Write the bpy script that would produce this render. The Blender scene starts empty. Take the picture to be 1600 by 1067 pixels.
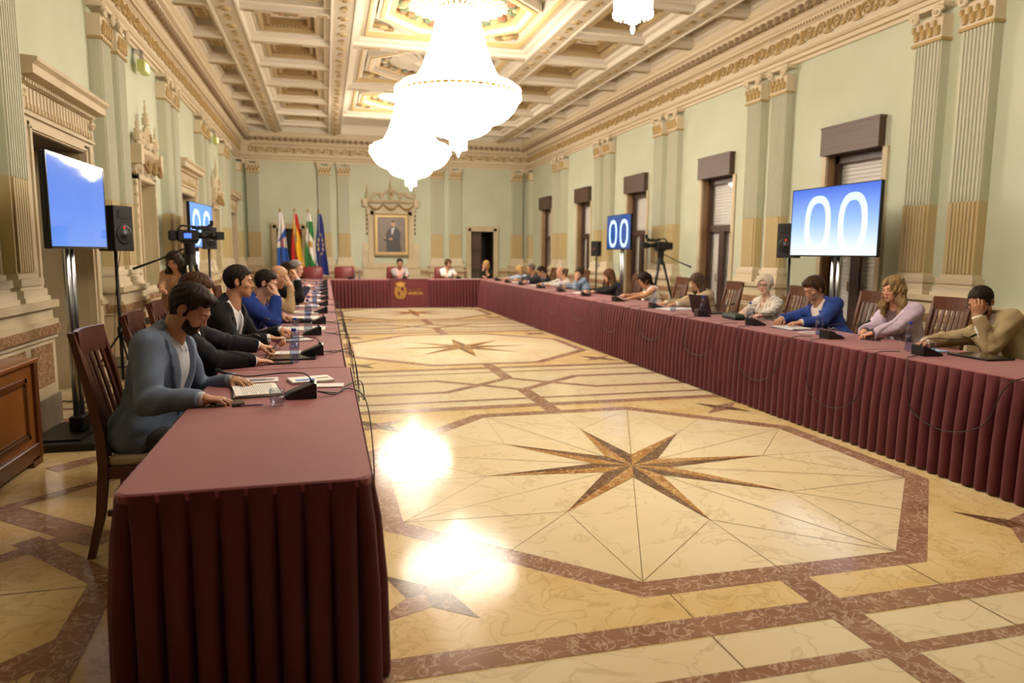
import bpy, math, random
import numpy as np
from mathutils import Vector, Matrix
random.seed(7); np.random.seed(7)
PI = math.pi
COL = bpy.context.scene.collection

# ------------------------------------------------------------------ camera
CAM_H = 1.4885
F_PX, YAW, PITCH, ROLL = 1100.212, 0.2581, 0.1259, 0.0075
def cam_basis():
    cy, sy, cp, sp = math.cos(YAW), math.sin(YAW), math.cos(PITCH), math.sin(PITCH)
    f = Vector((sy*cp, cy*cp, -sp)); r = Vector((cy, -sy, 0)); u = r.cross(f)
    cr, sr = math.cos(ROLL), math.sin(ROLL)
    return r*cr+u*sr, -r*sr+u*cr, f
_r, _u, _f = cam_basis()
cam_data = bpy.data.cameras.new('camera'); cam = bpy.data.objects.new('camera', cam_data); COL.objects.link(cam)
cam.matrix_world = Matrix(((_r.x, _u.x, -_f.x, 0), (_r.y, _u.y, -_f.y, 0), (_r.z, _u.z, -_f.z, CAM_H), (0, 0, 0, 1)))
cam_data.sensor_width = 36; cam_data.lens = F_PX*36/1600; cam_data.clip_start = 0.05; cam_data.clip_end = 100
cam_data.dof.use_dof = True; cam_data.dof.focus_distance = 3.9; cam_data.dof.aperture_fstop = 1.9; cam_data.dof.aperture_blades = 0
bpy.context.scene.camera = cam

# ------------------------------------------------------------------ materials
def lin(c):
    if isinstance(c, str):
        c = [int(c[i:i+2], 16)/255 for i in (0, 2, 4)]
    return tuple(((x/12.92) if x <= .04045 else ((x+.055)/1.055)**2.4) for x in c)+(1,)
MATS = {}
def mat(name, color, rough=.6, metal=0, noise=None, bump=0, bscale=200, emit=0, spec=None, sheen=0, trans=0, ior=1.45, coat=0, stretch=None, alpha=1):
    if name in MATS: return MATS[name]
    m = bpy.data.materials.new(name); m.use_nodes = True; MATS[name] = m
    nt = m.node_tree; b = nt.nodes['Principled BSDF']
    c = lin(color)
    b.inputs['Base Color'].default_value = c
    b.inputs['Roughness'].default_value = rough; b.inputs['Metallic'].default_value = metal
    if spec is not None: b.inputs['Specular IOR Level'].default_value = spec
    if sheen: b.inputs['Sheen Weight'].default_value = sheen
    if trans: b.inputs['Transmission Weight'].default_value = trans; b.inputs['IOR'].default_value = ior
    if coat: b.inputs['Coat Weight'].default_value = coat; b.inputs['Coat Roughness'].default_value = .1
    if alpha < 1: b.inputs['Alpha'].default_value = alpha
    if emit:
        b.inputs['Emission Color'].default_value = c; b.inputs['Emission Strength'].default_value = emit
    tc = None
    if noise or bump:
        tc = nt.nodes.new('ShaderNodeTexCoord'); mp = nt.nodes.new('ShaderNodeMapping')
        nt.links.new(tc.outputs['Object'], mp.inputs[0])
        if stretch: mp.inputs['Scale'].default_value = stretch
    if noise:   # (second colour, scale, detail, low, high)
        c2, sc, det, lo, hi = noise
        n = nt.nodes.new('ShaderNodeTexNoise'); n.inputs['Scale'].default_value = sc; n.inputs['Detail'].default_value = det
        r = nt.nodes.new('ShaderNodeValToRGB'); r.color_ramp.elements[0].position = lo; r.color_ramp.elements[1].position = hi
        r.color_ramp.elements[0].color = c; r.color_ramp.elements[1].color = lin(c2)
        nt.links.new(mp.outputs[0], n.inputs['Vector']); nt.links.new(n.outputs['Fac'], r.inputs[0]); nt.links.new(r.outputs[0], b.inputs['Base Color'])
    if bump:
        n2 = nt.nodes.new('ShaderNodeTexNoise'); n2.inputs['Scale'].default_value = bscale; n2.inputs['Detail'].default_value = 2
        bp = nt.nodes.new('ShaderNodeBump'); bp.inputs['Strength'].default_value = bump; bp.inputs['Distance'].default_value = .002
        nt.links.new(mp.outputs[0], n2.inputs['Vector']); nt.links.new(n2.outputs['Fac'], bp.inputs['Height']); nt.links.new(bp.outputs[0], b.inputs['Normal'])
    return m
def marble(name, base, vein, patch=None, scale=1.5, rough=.12, veinw=.06, off=0, breccia=False):
    if name in MATS: return MATS[name]
    m = bpy.data.materials.new(name); m.use_nodes = True; MATS[name] = m
    nt = m.node_tree; N = nt.nodes; L = nt.links; b = N['Principled BSDF']
    b.inputs['Roughness'].default_value = rough
    tc = N.new('ShaderNodeTexCoord'); mp = N.new('ShaderNodeMapping'); mp.inputs['Location'].default_value = (off, off*1.7, 0)
    L.new(tc.outputs['Object'], mp.inputs[0])
    n1 = N.new('ShaderNodeTexNoise'); n1.inputs['Scale'].default_value = scale; n1.inputs['Detail'].default_value = 4; L.new(mp.outputs[0], n1.inputs['Vector'])
    r1 = N.new('ShaderNodeValToRGB'); r1.color_ramp.elements[0].color = lin(base); r1.color_ramp.elements[1].color = lin(patch or base)
    r1.color_ramp.elements[0].position = .42; r1.color_ramp.elements[1].position = .72; L.new(n1.outputs['Fac'], r1.inputs[0])
    n2 = N.new('ShaderNodeTexNoise'); n2.inputs['Scale'].default_value = scale*(5 if breccia else 2.2); n2.inputs['Detail'].default_value = 5; n2.inputs['Distortion'].default_value = 1.2
    L.new(mp.outputs[0], n2.inputs['Vector'])
    r2 = N.new('ShaderNodeValToRGB'); e = r2.color_ramp.elements
    e[0].position = .5-veinw; e[0].color = (0, 0, 0, 1); e[1].position = .5; e[1].color = (1, 1, 1, 1); e3 = r2.color_ramp.elements.new(.5+veinw); e3.color = (0, 0, 0, 1)
    L.new(n2.outputs['Fac'], r2.inputs[0])
    mx = N.new('ShaderNodeMixRGB'); mx.inputs[2].default_value = lin(vein); L.new(r1.outputs[0], mx.inputs[1])
    ml = N.new('ShaderNodeMath'); ml.operation = 'MULTIPLY'; ml.inputs[1].default_value = .8 if breccia else .45
    L.new(r2.outputs[0], ml.inputs[0]); L.new(ml.outputs[0], mx.inputs[0]); L.new(mx.outputs[0], b.inputs['Base Color'])
    return m

# ------------------------------------------------------------------ mesh builder
class MB:
    def __init__(s): s.v = []; s.f = []; s.m = []; s.M = None; s.mi = 0; s.sm = []; s.smooth = False
    def add(s, vs, fs):
        o = len(s.v)
        if s.M is not None: vs = [tuple(s.M @ Vector(v)) for v in vs]
        s.v.extend(vs)
        for f in fs: s.f.append([o+i for i in f]); s.m.append(s.mi); s.sm.append(s.smooth)
        return s
    def mat(s, i): s.mi = i; return s
    def box(s, x0, x1, y0, y1, z0, z1, c=0):
        if c <= 0:
            return s.add([(x0, y0, z0), (x1, y0, z0), (x1, y1, z0), (x0, y1, z0), (x0, y0, z1), (x1, y0, z1), (x1, y1, z1), (x0, y1, z1)],
                         [(3, 2, 1, 0), (4, 5, 6, 7), (0, 1, 5, 4), (1, 2, 6, 5), (2, 3, 7, 6), (3, 0, 4, 7)])
        c = min(c, (x1-x0)*.49, (y1-y0)*.49, (z1-z0)*.49)
        rings = []
        def ring(i, z): return [(x0+i, y0+c, z), (x0+c, y0+i, z), (x1-c, y0+i, z), (x1-i, y0+c, z), (x1-i, y1-c, z), (x1-c, y1-i, z), (x0+c, y1-i, z), (x0+i, y1-c, z)]
        rings = [ring(c*.9, z0), ring(0, z0+c), ring(0, z1-c), ring(c*.9, z1)]
        return s.rings(rings)
    def rings(s, rings, cap=True, closed=True):
        n = len(rings[0]); vs = [v for r in rings for v in r]; fs = []
        for k in range(len(rings)-1):
            for i in range(n if closed else n-1):
                j = (i+1) % n; fs.append((k*n+i, k*n+j, (k+1)*n+j, (k+1)*n+i))
        if cap and closed:
            fs.append(tuple(range(n-1, -1, -1))); fs.append(tuple(range((len(rings)-1)*n, len(rings)*n)))
        return s.add(vs, fs)
    def prism(s, poly, z0, z1):
        return s.rings([[(x, y, z0) for x, y in poly], [(x, y, z1) for x, y in poly]])
    def cyl(s, x, y, z0, z1, r, r2=None, n=16):
        r2 = r if r2 is None else r2
        return s.rings([[(x+r*math.cos(2*PI*i/n), y+r*math.sin(2*PI*i/n), z0) for i in range(n)], [(x+r2*math.cos(2*PI*i/n), y+r2*math.sin(2*PI*i/n), z1) for i in range(n)]])
    def lathe(s, prof, x=0, y=0, z=0, n=24, mod=None, cap=True):
        rs = []
        for k, (r, h) in enumerate(prof):
            rs.append([((x+(r*(mod(i/n*2*PI, k) if mod else 1))*math.cos(2*PI*i/n)), (y+(r*(mod(i/n*2*PI, k) if mod else 1))*math.sin(2*PI*i/n)), z+h) for i in range(n)])
        return s.rings(rs, cap=cap)
    def tube(s, pts, r, n=8, cap=True):
        pts = [Vector(p) for p in pts]; rr = r if isinstance(r, (list, tuple)) else [r]*len(pts)
        rs = []; prev = None
        for k, p in enumerate(pts):
            t = (pts[min(k+1, len(pts)-1)]-pts[max(k-1, 0)])
            if t.length < 1e-9: t = Vector((0, 0, 1))
            t.normalize()
            if prev is None: a = t.orthogonal().normalized()
            else:
                a = prev-t*prev.dot(t)
                a = a.normalized() if a.length > 1e-6 else t.orthogonal().normalized()
            prev = a; b = t.cross(a)
            rs.append([tuple(p+(a*math.cos(2*PI*i/n)+b*math.sin(2*PI*i/n))*rr[k]) for i in range(n)])
        return s.rings(rs, cap=cap)
    def ball(s, c, r, n=10, m=6):
        rx, ry, rz = (r, r, r) if not isinstance(r, (tuple, list)) else r
        rs = []
        for k in range(1, m):
            a = PI*k/m; rs.append([(c[0]+rx*math.sin(a)*math.cos(2*PI*i/n), c[1]+ry*math.sin(a)*math.sin(2*PI*i/n), c[2]-rz*math.cos(a)) for i in range(n)])
        return s.rings(rs)
    def quad(s, a, b, c, d): return s.add([a, b, c, d], [(0, 1, 2, 3)])
    def poly(s, pts, z): return s.add([(x, y, z) for x, y in pts], [tuple(range(len(pts)))])
    def build(s, name, mats, parent=None, smooth=None):
        me = bpy.data.meshes.new(name); me.from_pydata(s.v, [], s.f)
        if not isinstance(mats, (list, tuple)): mats = [mats]
        for m in mats: me.materials.append(m)
        if len(mats) > 1: me.polygons.foreach_set('material_index', s.m)
        if smooth is not None: me.polygons.foreach_set('use_smooth', [smooth]*len(s.f))
        else: me.polygons.foreach_set('use_smooth', s.sm)
        me.update()
        o = bpy.data.objects.new(name, me); COL.objects.link(o)
        if parent is not None: o.parent = parent
        return o
def T(x=0, y=0, z=0, rz=0, rx=0, ry=0, s=1):
    return Matrix.Translation((x, y, z)) @ Matrix.Rotation(rz, 4, 'Z') @ Matrix.Rotation(rx, 4, 'X') @ Matrix.Rotation(ry, 4, 'Y') @ Matrix.Scale(s, 4)
def tag(o, label=None, cat=None, group=None, kind=None):
    if label: o['label'] = label
    if cat: o['category'] = cat
    if group: o['group'] = group
    if kind: o['kind'] = kind
    return o
def empty(name, loc=(0, 0, 0), rz=0, label=None, cat=None, group=None, kind=None, parent=None):
    o = bpy.data.objects.new(name, None); COL.objects.link(o); o.location = loc; o.rotation_euler = (0, 0, rz); o.empty_display_size = .1
    if parent: o.parent = parent
    return tag(o, label, cat, group, kind)
def copy_tree(o, parent=None):
    c = o.copy(); COL.objects.link(c)
    if parent is not None: c.parent = parent
    for ch in list(o.children): copy_tree(ch, c)
    return c
def place(src, used, loc, rz, label, group=None):
    o = copy_tree(src) if used else src
    o.location = loc; o.rotation_euler = (0, 0, rz); o['label'] = label
    if group: o['group'] = group
    return o
def bez(pts, n=8):     # Catmull-Rom through points
    P = [Vector(p) for p in pts]; P = [P[0]*2-P[1]]+P+[P[-1]*2-P[-2]]; out = []
    for i in range(1, len(P)-2):
        for k in range(n):
            t = k/n; a, b, c, d = P[i-1], P[i], P[i+1], P[i+2]
            out.append(.5*((2*b)+(c-a)*t+(2*a-5*b+4*c-d)*t*t+(3*b-a-3*c+d)*t**3))
    out.append(P[-2]); return out

# palette
GREEN = mat('wall_green', 'ccd4c0', .75, noise=('c5ccb4', 1.2, 3, .35, .7))
CREAM = mat('cream_plaster', 'ddd0b6', .7)
CREAM2 = mat('pale_plaster', 'e2dccf', .7)
STONE = mat('stone_trim', 'd0c2a4', .6, noise=('c4b493', 3, 3, .4, .7))
GOLDP = mat('gold_paint', 'b59a62', .5)
GOLDD = mat('dull_gold', '9c8458', .55)
OCHRE = mat('ochre_paint', 'cbb98c', .65)
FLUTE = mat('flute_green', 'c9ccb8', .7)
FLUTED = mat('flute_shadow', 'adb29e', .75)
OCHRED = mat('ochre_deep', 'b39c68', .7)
BROWNM = marble('brown_marble', '9a7656', 'd0b593', '806045', 3, .25, .05, breccia=True)
GREYM = mat('grey_marble', '7d7566', .4, noise=('958b7b', 5, 4, .4, .7))
DWOOD = mat('dark_wood', '2d1a12', .4, noise=('3d2418', 6, 3, .3, .7), stretch=(1, 1, .1))
BLACK = mat('black_plastic', '101012', .45)
BLACKG = mat('black_gloss', '0a0a0c', .15)
STEEL = mat('steel', 'b4b8c0', .25, 1)
WHITE = mat('white_paper', 'e9e7e2', .7)
ROOM = dict(xl=-2.47, xr=6.59, yb=22.9, yf=-1.0, zc=4.95)
XC = 2.06
# ------------------------------------------------------------------ floor
P = 3.27
def build_floor():
    b = MB()
    mats = [marble('cream_marble', 'dccfae', 'b3a078', 'd6c49c', 1.1, .11, .02),
            marble('yellow_marble', 'd9c494', 'a98c54', 'cfb074', 2.2, .12, .03, off=3),
            marble('red_marble', '96735e', 'c8b09a', '825e4c', 2.5, .14, .035, off=5, breccia=True),
            marble('dark_star_marble', '6a4c38', 'a58a6a', '55402f', 2.2, .14, .03, off=7, breccia=True),
            marble('orange_star_marble', 'a3763f', 'd9bb88', '8a5a2c', 2.6, .14, .04, off=9, breccia=True),
            mat('joint_dark', '85734f', .4)]
    x0, x1, y0, y1 = ROOM['xl']-1.6, ROOM['xr']+.5, ROOM['yf'], ROOM['yb']+1.5
    b.mat(0).quad((x0, y0, 0), (x1, y0, 0), (x1, y1, 0), (x0, y1, 0))
    e = .0006
    zz = [0]
    def band(pts, w, m=2, z=e*2):
        b.mat(m)
        for (a, c) in zip(pts[:-1], pts[1:]):
            a = Vector(a); c = Vector(c); d = (c-a).normalized(); n = Vector((-d.y, d.x))*w/2; a2 = a-d*w*.3; c2 = c+d*w*.3
            zz[0] = (zz[0]+1) % 23
            b.poly([tuple(a2-n), tuple(c2-n), tuple(c2+n), tuple(a2+n)], z+zz[0]*.00004)
    def line(a, c, w=.006): band([a, c], w, 5, e*3)
    FP = 6.4; C0 = 4.45
    hx = 1.9
    for k in range(-1, 4):
        cy = C0+FP*k; cx = XC; full = k >= 0
        if cy > ROOM['yb']: break
        if full:
            # yellow ground between the tables around each octagon, and bands
            b.mat(1)
            b.poly([(cx-3.6, cy-2.15), (cx+3.6, cy-2.15), (cx+3.6, cy+2.15), (cx-3.6, cy+2.15)], e*.6)
            ap = 1.82; ro = ap/math.cos(PI/8); ri = (ap-.14)/math.cos(PI/8)
            octo = lambda r: [(cx+r*math.cos(PI/8+PI/4*i), cy+r*.985*math.sin(PI/8+PI/4*i)) for i in range(8)]
            b.mat(2).poly(octo(ro), e*1.2); b.mat(0).poly(octo(ri), e*1.8)
            for i in range(8):
                a = octo(ri)[i]; line((cx, cy), a, .005)
                t = PI/4*i; line(octo(ri)[i], (cx+1.05*math.cos(PI/4*i), cy+1.05*math.sin(PI/4*i)), .004); line(octo(ri)[i], (cx+1.05*math.cos(PI/4*(i+1)), cy+1.05*math.sin(PI/4*(i+1))), .004)
                line((cx+1.05*math.cos(t), cy+1.05*math.sin(t)), (cx+1.72*math.cos(t), cy+1.7*math.sin(t)), .004)
            # eight pointed star, each ray split in a dark and an orange half
            for i in range(8):
                t = PI/4*i; R = 1.06; rv = .27
                tip = (cx+R*math.cos(t), cy+R*math.sin(t))
                l = (cx+rv*math.cos(t+PI/8), cy+rv*math.sin(t+PI/8)); r = (cx+rv*math.cos(t-PI/8), cy+rv*math.sin(t-PI/8))
                b.mat(4).poly([(cx, cy), tip, l], e*5); b.mat(3).poly([(cx, cy), r, tip], e*5)
            # small stars in the corners
            for sx in (-1, 1):
                for sy in (-1, 1):
                    ux, uy = cx+sx*1.66, cy+sy*1.55
                    for i in range(4):
                        t = PI/4+PI/2*i; rr = .36 if i % 2 == (0 if sx*sy > 0 else 1) else .3; q = .1
                        b.mat(3 if i % 2 else 2).poly([(ux+q*math.cos(t-PI/4), uy+q*math.sin(t-PI/4)), (ux+rr*math.cos(t-.15), uy+rr*math.sin(t-.15)), (ux+q*math.cos(t+PI/4), uy+q*math.sin(t+PI/4)), (ux-.02*math.cos(t), uy-.02*math.sin(t))], e*(2+.1*i))
            for sy in (-1, 1):
                yy = cy+sy*2.07
                band([(cx-4.5, yy), (cx+4.5, yy)], .14)
                band([(cx, cy+sy*1.8), (cx, cy+sy*2.8)], .15, 2)
        if not full:
            b.mat(1).poly([(cx-3.6, cy+1.9), (cx+3.6, cy+1.9), (cx+3.6, cy+2.4), (cx-3.6, cy+2.4)], e*.6)
            band([(cx-4.5, cy+2.07), (cx+4.5, cy+2.07)], .14)
        # interlaced field midway
        my = cy+FP/2
        b.mat(0).poly([(cx-4.5, my-.78), (cx+4.5, my-.78), (cx+4.5, my+.78), (cx-4.5, my+.78)], e*.9)
        for sy in (-1, 1):
            band([(cx-4.5, my+sy*.8), (cx+4.5, my+sy*.8)], .07, 2)
        for sy in (-1, 1):
            band([(cx-4.5, my+sy*.33), (cx-.85, my+sy*.33), (cx, my-sy*.36), (cx+.85, my+sy*.33), (cx+4.5, my+sy*.33)] if False else
                 [(cx-4.5, my+sy*.34), (cx-.85, my+sy*.34), (cx-.42, my), (cx, my-sy*.36), (cx+.42, my), (cx+.85, my+sy*.34), (cx+4.5, my+sy*.34)], .11)
            band([(cx, my+sy*.36), (cx, my+sy*.85)], .15)
        for j in range(-3, 4):
            for sy in (-1, 1): line((cx+.62+j*1.25, my+sy*.8), (cx+.62+j*1.25, my+sy*1.42))
    # side aisle pattern on the left
    b.mat(1).poly([(-2.47, -4), (-1.0, -4), (-1.0, 22.9), (-2.47, 22.9)], e*.3)
    for k in range(-1, 7):
        y = 4.25+P*k
        band([(-.95, y-1.9), (-1.0, y-.85), (-1.5, y-.3)], .13)
        band([(-2.47, y-.85), (-1.95, y-.85), (-1.3, y-.25), (-.9, y-.3)], .1)
        band([(-1.85, y+.25), (-1.15, y-.35)], .17); band([(-1.85, y+.25), (-2.47, y+.5)], .1)
        band([(-1.85, y+.25), (-1.35, y+.75), (-.6, y+.75)], .1)
        band([(-1.8, y+1.05), (-1.0, y+1.85)], .16); band([(-2.15, y+1.5), (-2.2, y+2.9)], .1)
        line((-2.47, y+1.2), (-1.3, y+1.25)); line((-1.5, y-.9), (-1.0, y-.9))
    for m_ in mats: m_.node_tree.nodes['Principled BSDF'].inputs['Specular IOR Level'].default_value = .1
    o = b.build('floor', mats); tag(o, kind='structure')
    return o
build_floor()

# ------------------------------------------------------------------ walls
def wall_mesh(name, frame, L, openings, zt=5.0, th=.3, wm=None):
    """frame(u, d, z) -> xyz. u along the wall, d into the room. openings: (u0,u1,z0,z1)."""
    b = MB()
    us = sorted({0, L} | {o[0] for o in openings} | {o[1] for o in openings})
    for i in range(len(us)-1):
        a, c = us[i], us[i+1]; op = [o for o in openings if o[0] <= a+1e-6 and o[1] >= c-1e-6]
        if not op: segs = [(0, zt)]
        else: segs = ([(0, op[0][2])] if op[0][2] > 0 else [])+[(op[0][3], zt)]
        for z0, z1 in segs:
            for (w0, w1, m) in ((0, .78, 1), (.78, 9, 0)):
                q0, q1 = max(z0, w0), min(z1, w1)
                if q1 <= q0: continue
                b.mat(m)
                vs = [frame(uu, dd, zz) for zz in (q0, q1) for (uu, dd) in ((a, -th), (c, -th), (c, 0), (a, 0))]
                b.add(vs, [(0, 1, 2, 3)[::-1], (4, 5, 6, 7), (0, 1, 5, 4), (1, 2, 6, 5), (2, 3, 7, 6), (3, 0, 4, 7)])
    o = b.build(name, [wm or GREEN, wm or STONE]); tag(o, kind='structure'); return o
def FL(u, d, z): return (ROOM['xl']+d, ROOM['yf']+u, z)
def FR(u, d, z): return (ROOM['xr']-d, ROOM['yf']+u, z)
def FB(u, d, z): return (ROOM['xl']+u, ROOM['yb']-d, z)
def FF(u, d, z): return (ROOM['xr']-u, ROOM['yf']+d, z)
YF = ROOM['yf']; XL = ROOM['xl']
LEN = ROOM['yb']-YF; WID = ROOM['xr']-XL
DOORS_L = [7.8+2*P*k for k in range(-1, 3)]; NICHES = [11.05+2*P*k for k in range(-1, 2)]
opsL = [(y-YF-.72, y-YF+.72, 0, 2.5) for y in DOORS_L]+[(y-YF-.42, y-YF+.42, .82, 2.42) for y in NICHES]
wall_mesh('wall_left', FL, LEN, opsL, th=.28)
WINS = [7.83+P*k for k in range(-2, 5)]
opsR = [(y-YF-.5, y-YF+.5, 0.05, 2.95) for y in WINS]
wall_mesh('wall_right', FR, LEN, opsR, th=.4)
BD = [(-1.57+.14-XL, -.55-.14-XL, 0, 2.16), (4.48+.14-XL, 5.5-.12-XL, 0, 2.16)]
wall_mesh('wall_back', FB, WID, BD)
wall_mesh('wall_front', FF, WID, [], wm=mat('front_light_block', '4a3a30', .9))  # unseen wall, set near and dark to cut bounce light; its covering is invented

def fbox(b, F, u0, u1, d0, d1, z0, z1):
    vs = [F(uu, dd, zz) for zz in (z0, z1) for (uu, dd) in ((u0, d0), (u1, d0), (u1, d1), (u0, d1))]
    fs = [(3, 2, 1, 0), (4, 5, 6, 7), (0, 1, 5, 4), (1, 2, 6, 5), (2, 3, 7, 6), (3, 0, 4, 7)]
    b.add(vs, fs)
def fprof(b, F, u0, u1, prof, cap=True):
    """extrude a (d,z) profile from u0 to u1 along the wall"""
    n = len(prof)
    b.rings([[F(u0, d, z) for d, z in prof], [F(u1, d, z) for d, z in prof]], cap=cap)
def fspiral(b, F, u, d, z, r, turns=1.5, th=.012, sgn=1, n=14):
    pts = [F(u+sgn*r*(1-.8*t/n)*math.cos(turns*2*PI*t/n), d, z+r*(1-.8*t/n)*math.sin(turns*2*PI*t/n)) for t in range(n+1)]
    b.tube(pts, [th*(1-.4*t/n) for t in range(n+1)], 5)
def fleaf(b, F, u, d, z, ru, rd, rz_, n=6, m=4):
    rs = []
    for k in range(1, m):
        a = PI*k/m; rs.append([F(u+ru*math.sin(a)*math.cos(2*PI*i/n), d+rd*math.sin(a)*math.sin(2*PI*i/n), z-rz_*math.cos(a)) for i in range(n)])
    b.rings(rs)

TRIM = [0]
def trim_name(): TRIM[0] += 1; return 'trim_%d' % TRIM[0]

# pilasters -------------------------------------------------------
def pilaster(F, u, w=.37, hd=True):
    """one fluted pilaster with capital and base; ped: pedestal handled apart"""
    b = MB(); zb, z1, zt = 1.26, 2.05, 3.82; dp = .12
    b.mat(0); fbox(b, F, u-w/2, u+w/2, 0, dp, z1, zt); b.mat(1); fbox(b, F, u-w/2, u+w/2, 0, dp, zb-.1, z1)
    nf = 7; e = .03; fw = (w-2*e)/nf
    for i in range(nf+1):
        c = u-w/2+e+fw*i
        b.mat(0); fbox(b, F, c-fw*.22, c+fw*.22, dp, dp+.014, z1, zt-.03)
    for i in range(nf):
        c = u-w/2+e+fw*(i+.5)
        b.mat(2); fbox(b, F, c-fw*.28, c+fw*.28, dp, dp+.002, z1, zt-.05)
        b.mat(1); fbox(b, F, c-fw*.34, c+fw*.34, dp, dp+.016, zb+.04, z1-.01)
    for i in range(nf+1):
        c = u-w/2+e+fw*i
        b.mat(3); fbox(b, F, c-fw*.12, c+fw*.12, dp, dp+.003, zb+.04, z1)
    o = b.build(trim_name(), [FLUTE, OCHRE, FLUTED, OCHRED]); tag(o, kind='structure')
    c = MB()
    c.mat(0); fbox(c, F, u-w/2-.01, u+w/2+.01, 0, dp+.02, zt, 4.06)
    c.mat(1); fbox(c, F, u-w/2-.02, u+w/2+.02, 0, dp+.035, zt-.03, zt)
    c.mat(0); fbox(c, F, u-w/2-.04, u+w/2+.04, 0, dp+.06, 4.13, 4.18)
    for sg in (-1, 1):
        fspiral(c, F, u+sg*(w/2-.03), dp+.06, 4.085, .07, 1.6, .022, sg)
    c.mat(1)
    for i in range(4):
        x = u-w/2+w*(i+.5)/4
        fleaf(c, F, x, dp+.03, 3.9, .04, .03, .07); fleaf(c, F, x+w/8, dp+.025, 3.98, .03, .025, .05)
    c.build('capital', [CREAM, GOLDP], o)
    s = MB()
    for (z0, z1_, ex) in ((1.06, 1.1, .075), (1.1, 1.16, .06), (1.16, 1.19, .03), (1.19, 1.25, .045), (1.25, 1.29, .015)):
        fbox(s, F, u-w/2-ex, u+w/2+ex, 0, dp+ex, z0, z1_)
    s.build('base', [CREAM], o)
    return o
def pedestal(F, u0, u1, ex=.2):
    b = MB()
    b.mat(0); fbox(b, F, u0, u1, 0, ex, .26, .78)
    b.mat(2); fbox(b, F, u0-.015, u1+.015, 0, ex+.015, 0, .26)
    b.mat(0); fbox(b, F, u0-.03, u1+.03, 0, ex+.03, .86, .9); fbox(b, F, u0-.0, u1+.0, 0, ex, .9, 1.0); fbox(b, F, u0-.04, u1+.04, 0, ex+.04, 1.0, 1.06)
    b.mat(1); fbox(b, F, u0-.045, u1+.045, 0, ex+.045, .78, .86)
    if u1-u0 > .3:
        m = (u1-u0)/2
        b.mat(1); fbox(b, F, u0+.08, u0+m-.06, ex, ex+.006, .36, .7); fbox(b, F, u0+m+.06, u1-.08, ex, ex+.006, .36, .7)
    b.mat(0); fbox(b, F, u0-.02, u1+.02, 0, ex+.02, .74, .78)
    o = b.build(trim_name(), [STONE, BROWNM, GREYM]); tag(o, kind='structure')
PAIRS = [6.36+P*k for k in range(-1, 5)]
for y in PAIRS:
    for F, off in ((FL, -.12), (FR, 0)):
        u = y+off-YF
        pilaster(F, u-.31); pilaster(F, u+.31); pedestal(F, u-.31-.27, u+.31+.27)
for F in (FL, FR):
    pilaster(F, 22.55-YF, .3); pedestal(F, 22.55-.2-YF, 22.55+.2-YF)
for x in (-2.05, .02, .6, 3.5, 4.09, 6.16):
    pilaster(FB, x-XL)
for a, c in ((-2.05, -2.05), (.02, .6), (3.5, 4.09), (6.16, 6.16)):
    pedestal(FB, a-XL-.26, c-XL+.26)

# dado rail + skirting between openings
def dado(name, F, L, gaps):
    b = MB(); cur = 0; segs = []
    for g0, g1 in sorted(gaps): segs.append((cur, g0)); cur = g1
    segs.append((cur, L))
    for s0, s1 in segs:
        if s1-s0 < .05: continue
        b.mat(0); fprof(b, F, s0, s1, [(0, .72), (.04, .74), (.05, .78), (.05, .86), (.08, .88), (.08, .93), (.03, .97), (0, .97)][::-1])
        b.mat(1); fbox(b, F, s0, s1, .045, .056, .785, .855)
        b.mat(2); fbox(b, F, s0, s1, 0, .04, 0, .24)
    o = b.build(name, [STONE, BROWNM, GREYM]); tag(o, kind='structure')
dado('baseboard_left', FL, LEN, [(y-YF-.85, y-YF+.85) for y in DOORS_L])
dado('baseboard_right', FR, LEN, [(y-YF-.52, y-YF+.52) for y in WINS])
dado('baseboard_back', FB, WID, [(BD[0][0]-.14, BD[0][1]+.14), (BD[1][0]-.14, BD[1][1]+.12), (1.16-XL, 2.9-XL)])

# cornice ---------------------------------------------------------
def cornice(F, L, ornaments):
    b = MB()
    prof = [(0, 4.18), (.05, 4.18), (.05, 4.235), (.075, 4.24), (.075, 4.30), (.12, 4.33), (.12, 4.36), (.07, 4.37), (.08, 4.61),
            (.13, 4.63), (.15, 4.68), (.19, 4.7), (.33, 4.86), (.4, 4.87), (.4, 4.91), (.46, 4.935), (.46, 5.02), (0, 5.02)]
    b.mat(0); fprof(b, F, 0, L, prof)
    b.mat(2)
    fbox(b, F, 0, L, .05, .056, 4.222, 4.236); fbox(b, F, 0, L, .075, .081, 4.29, 4.304)
    b.smooth = False
    lo, hi = ornaments
    u = lo
    while u < hi:                       # frieze scrolls
        b.mat(1)
        fspiral(b, F, u, .1, 4.49, .1, 1.4, .019, 1, 10); fspiral(b, F, u+.3, .1, 4.49, .09, 1.4, .017, -1, 10)
        fleaf(b, F, u+.15, .09, 4.5, .04, .03, .1); fleaf(b, F, u+.15, .09, 4.42, .09, .02, .025)
        fleaf(b, F, u+.42, .09, 4.46, .05, .025, .05, 5, 4); fleaf(b, F, u+.46, .09, 4.54, .03, .02, .03, 5, 3)
        u += .545
    u = lo
    while u < hi:
        b.mat(2); fbox(b, F, u, u+.03, .12, .145, 4.632, 4.665)     # dentils
        u += .06
    u = lo
    while u < hi:                       # hanging leaf crown
        b.mat(3); fleaf(b, F, u, .3, 4.78, .062, .06, .065, 6, 4); b.mat(1); fleaf(b, F, u+.085, .29, 4.77, .02, .03, .05, 5, 3); b.mat(3); fleaf(b, F, u, .335, 4.73, .03, .03, .03, 5, 3)
        u += .17
    o = b.build(trim_name(), [CREAM, GOLDP, GOLDD, mat('leaf_brown', '9a866a', .6)]); tag(o, kind='structure')
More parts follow.
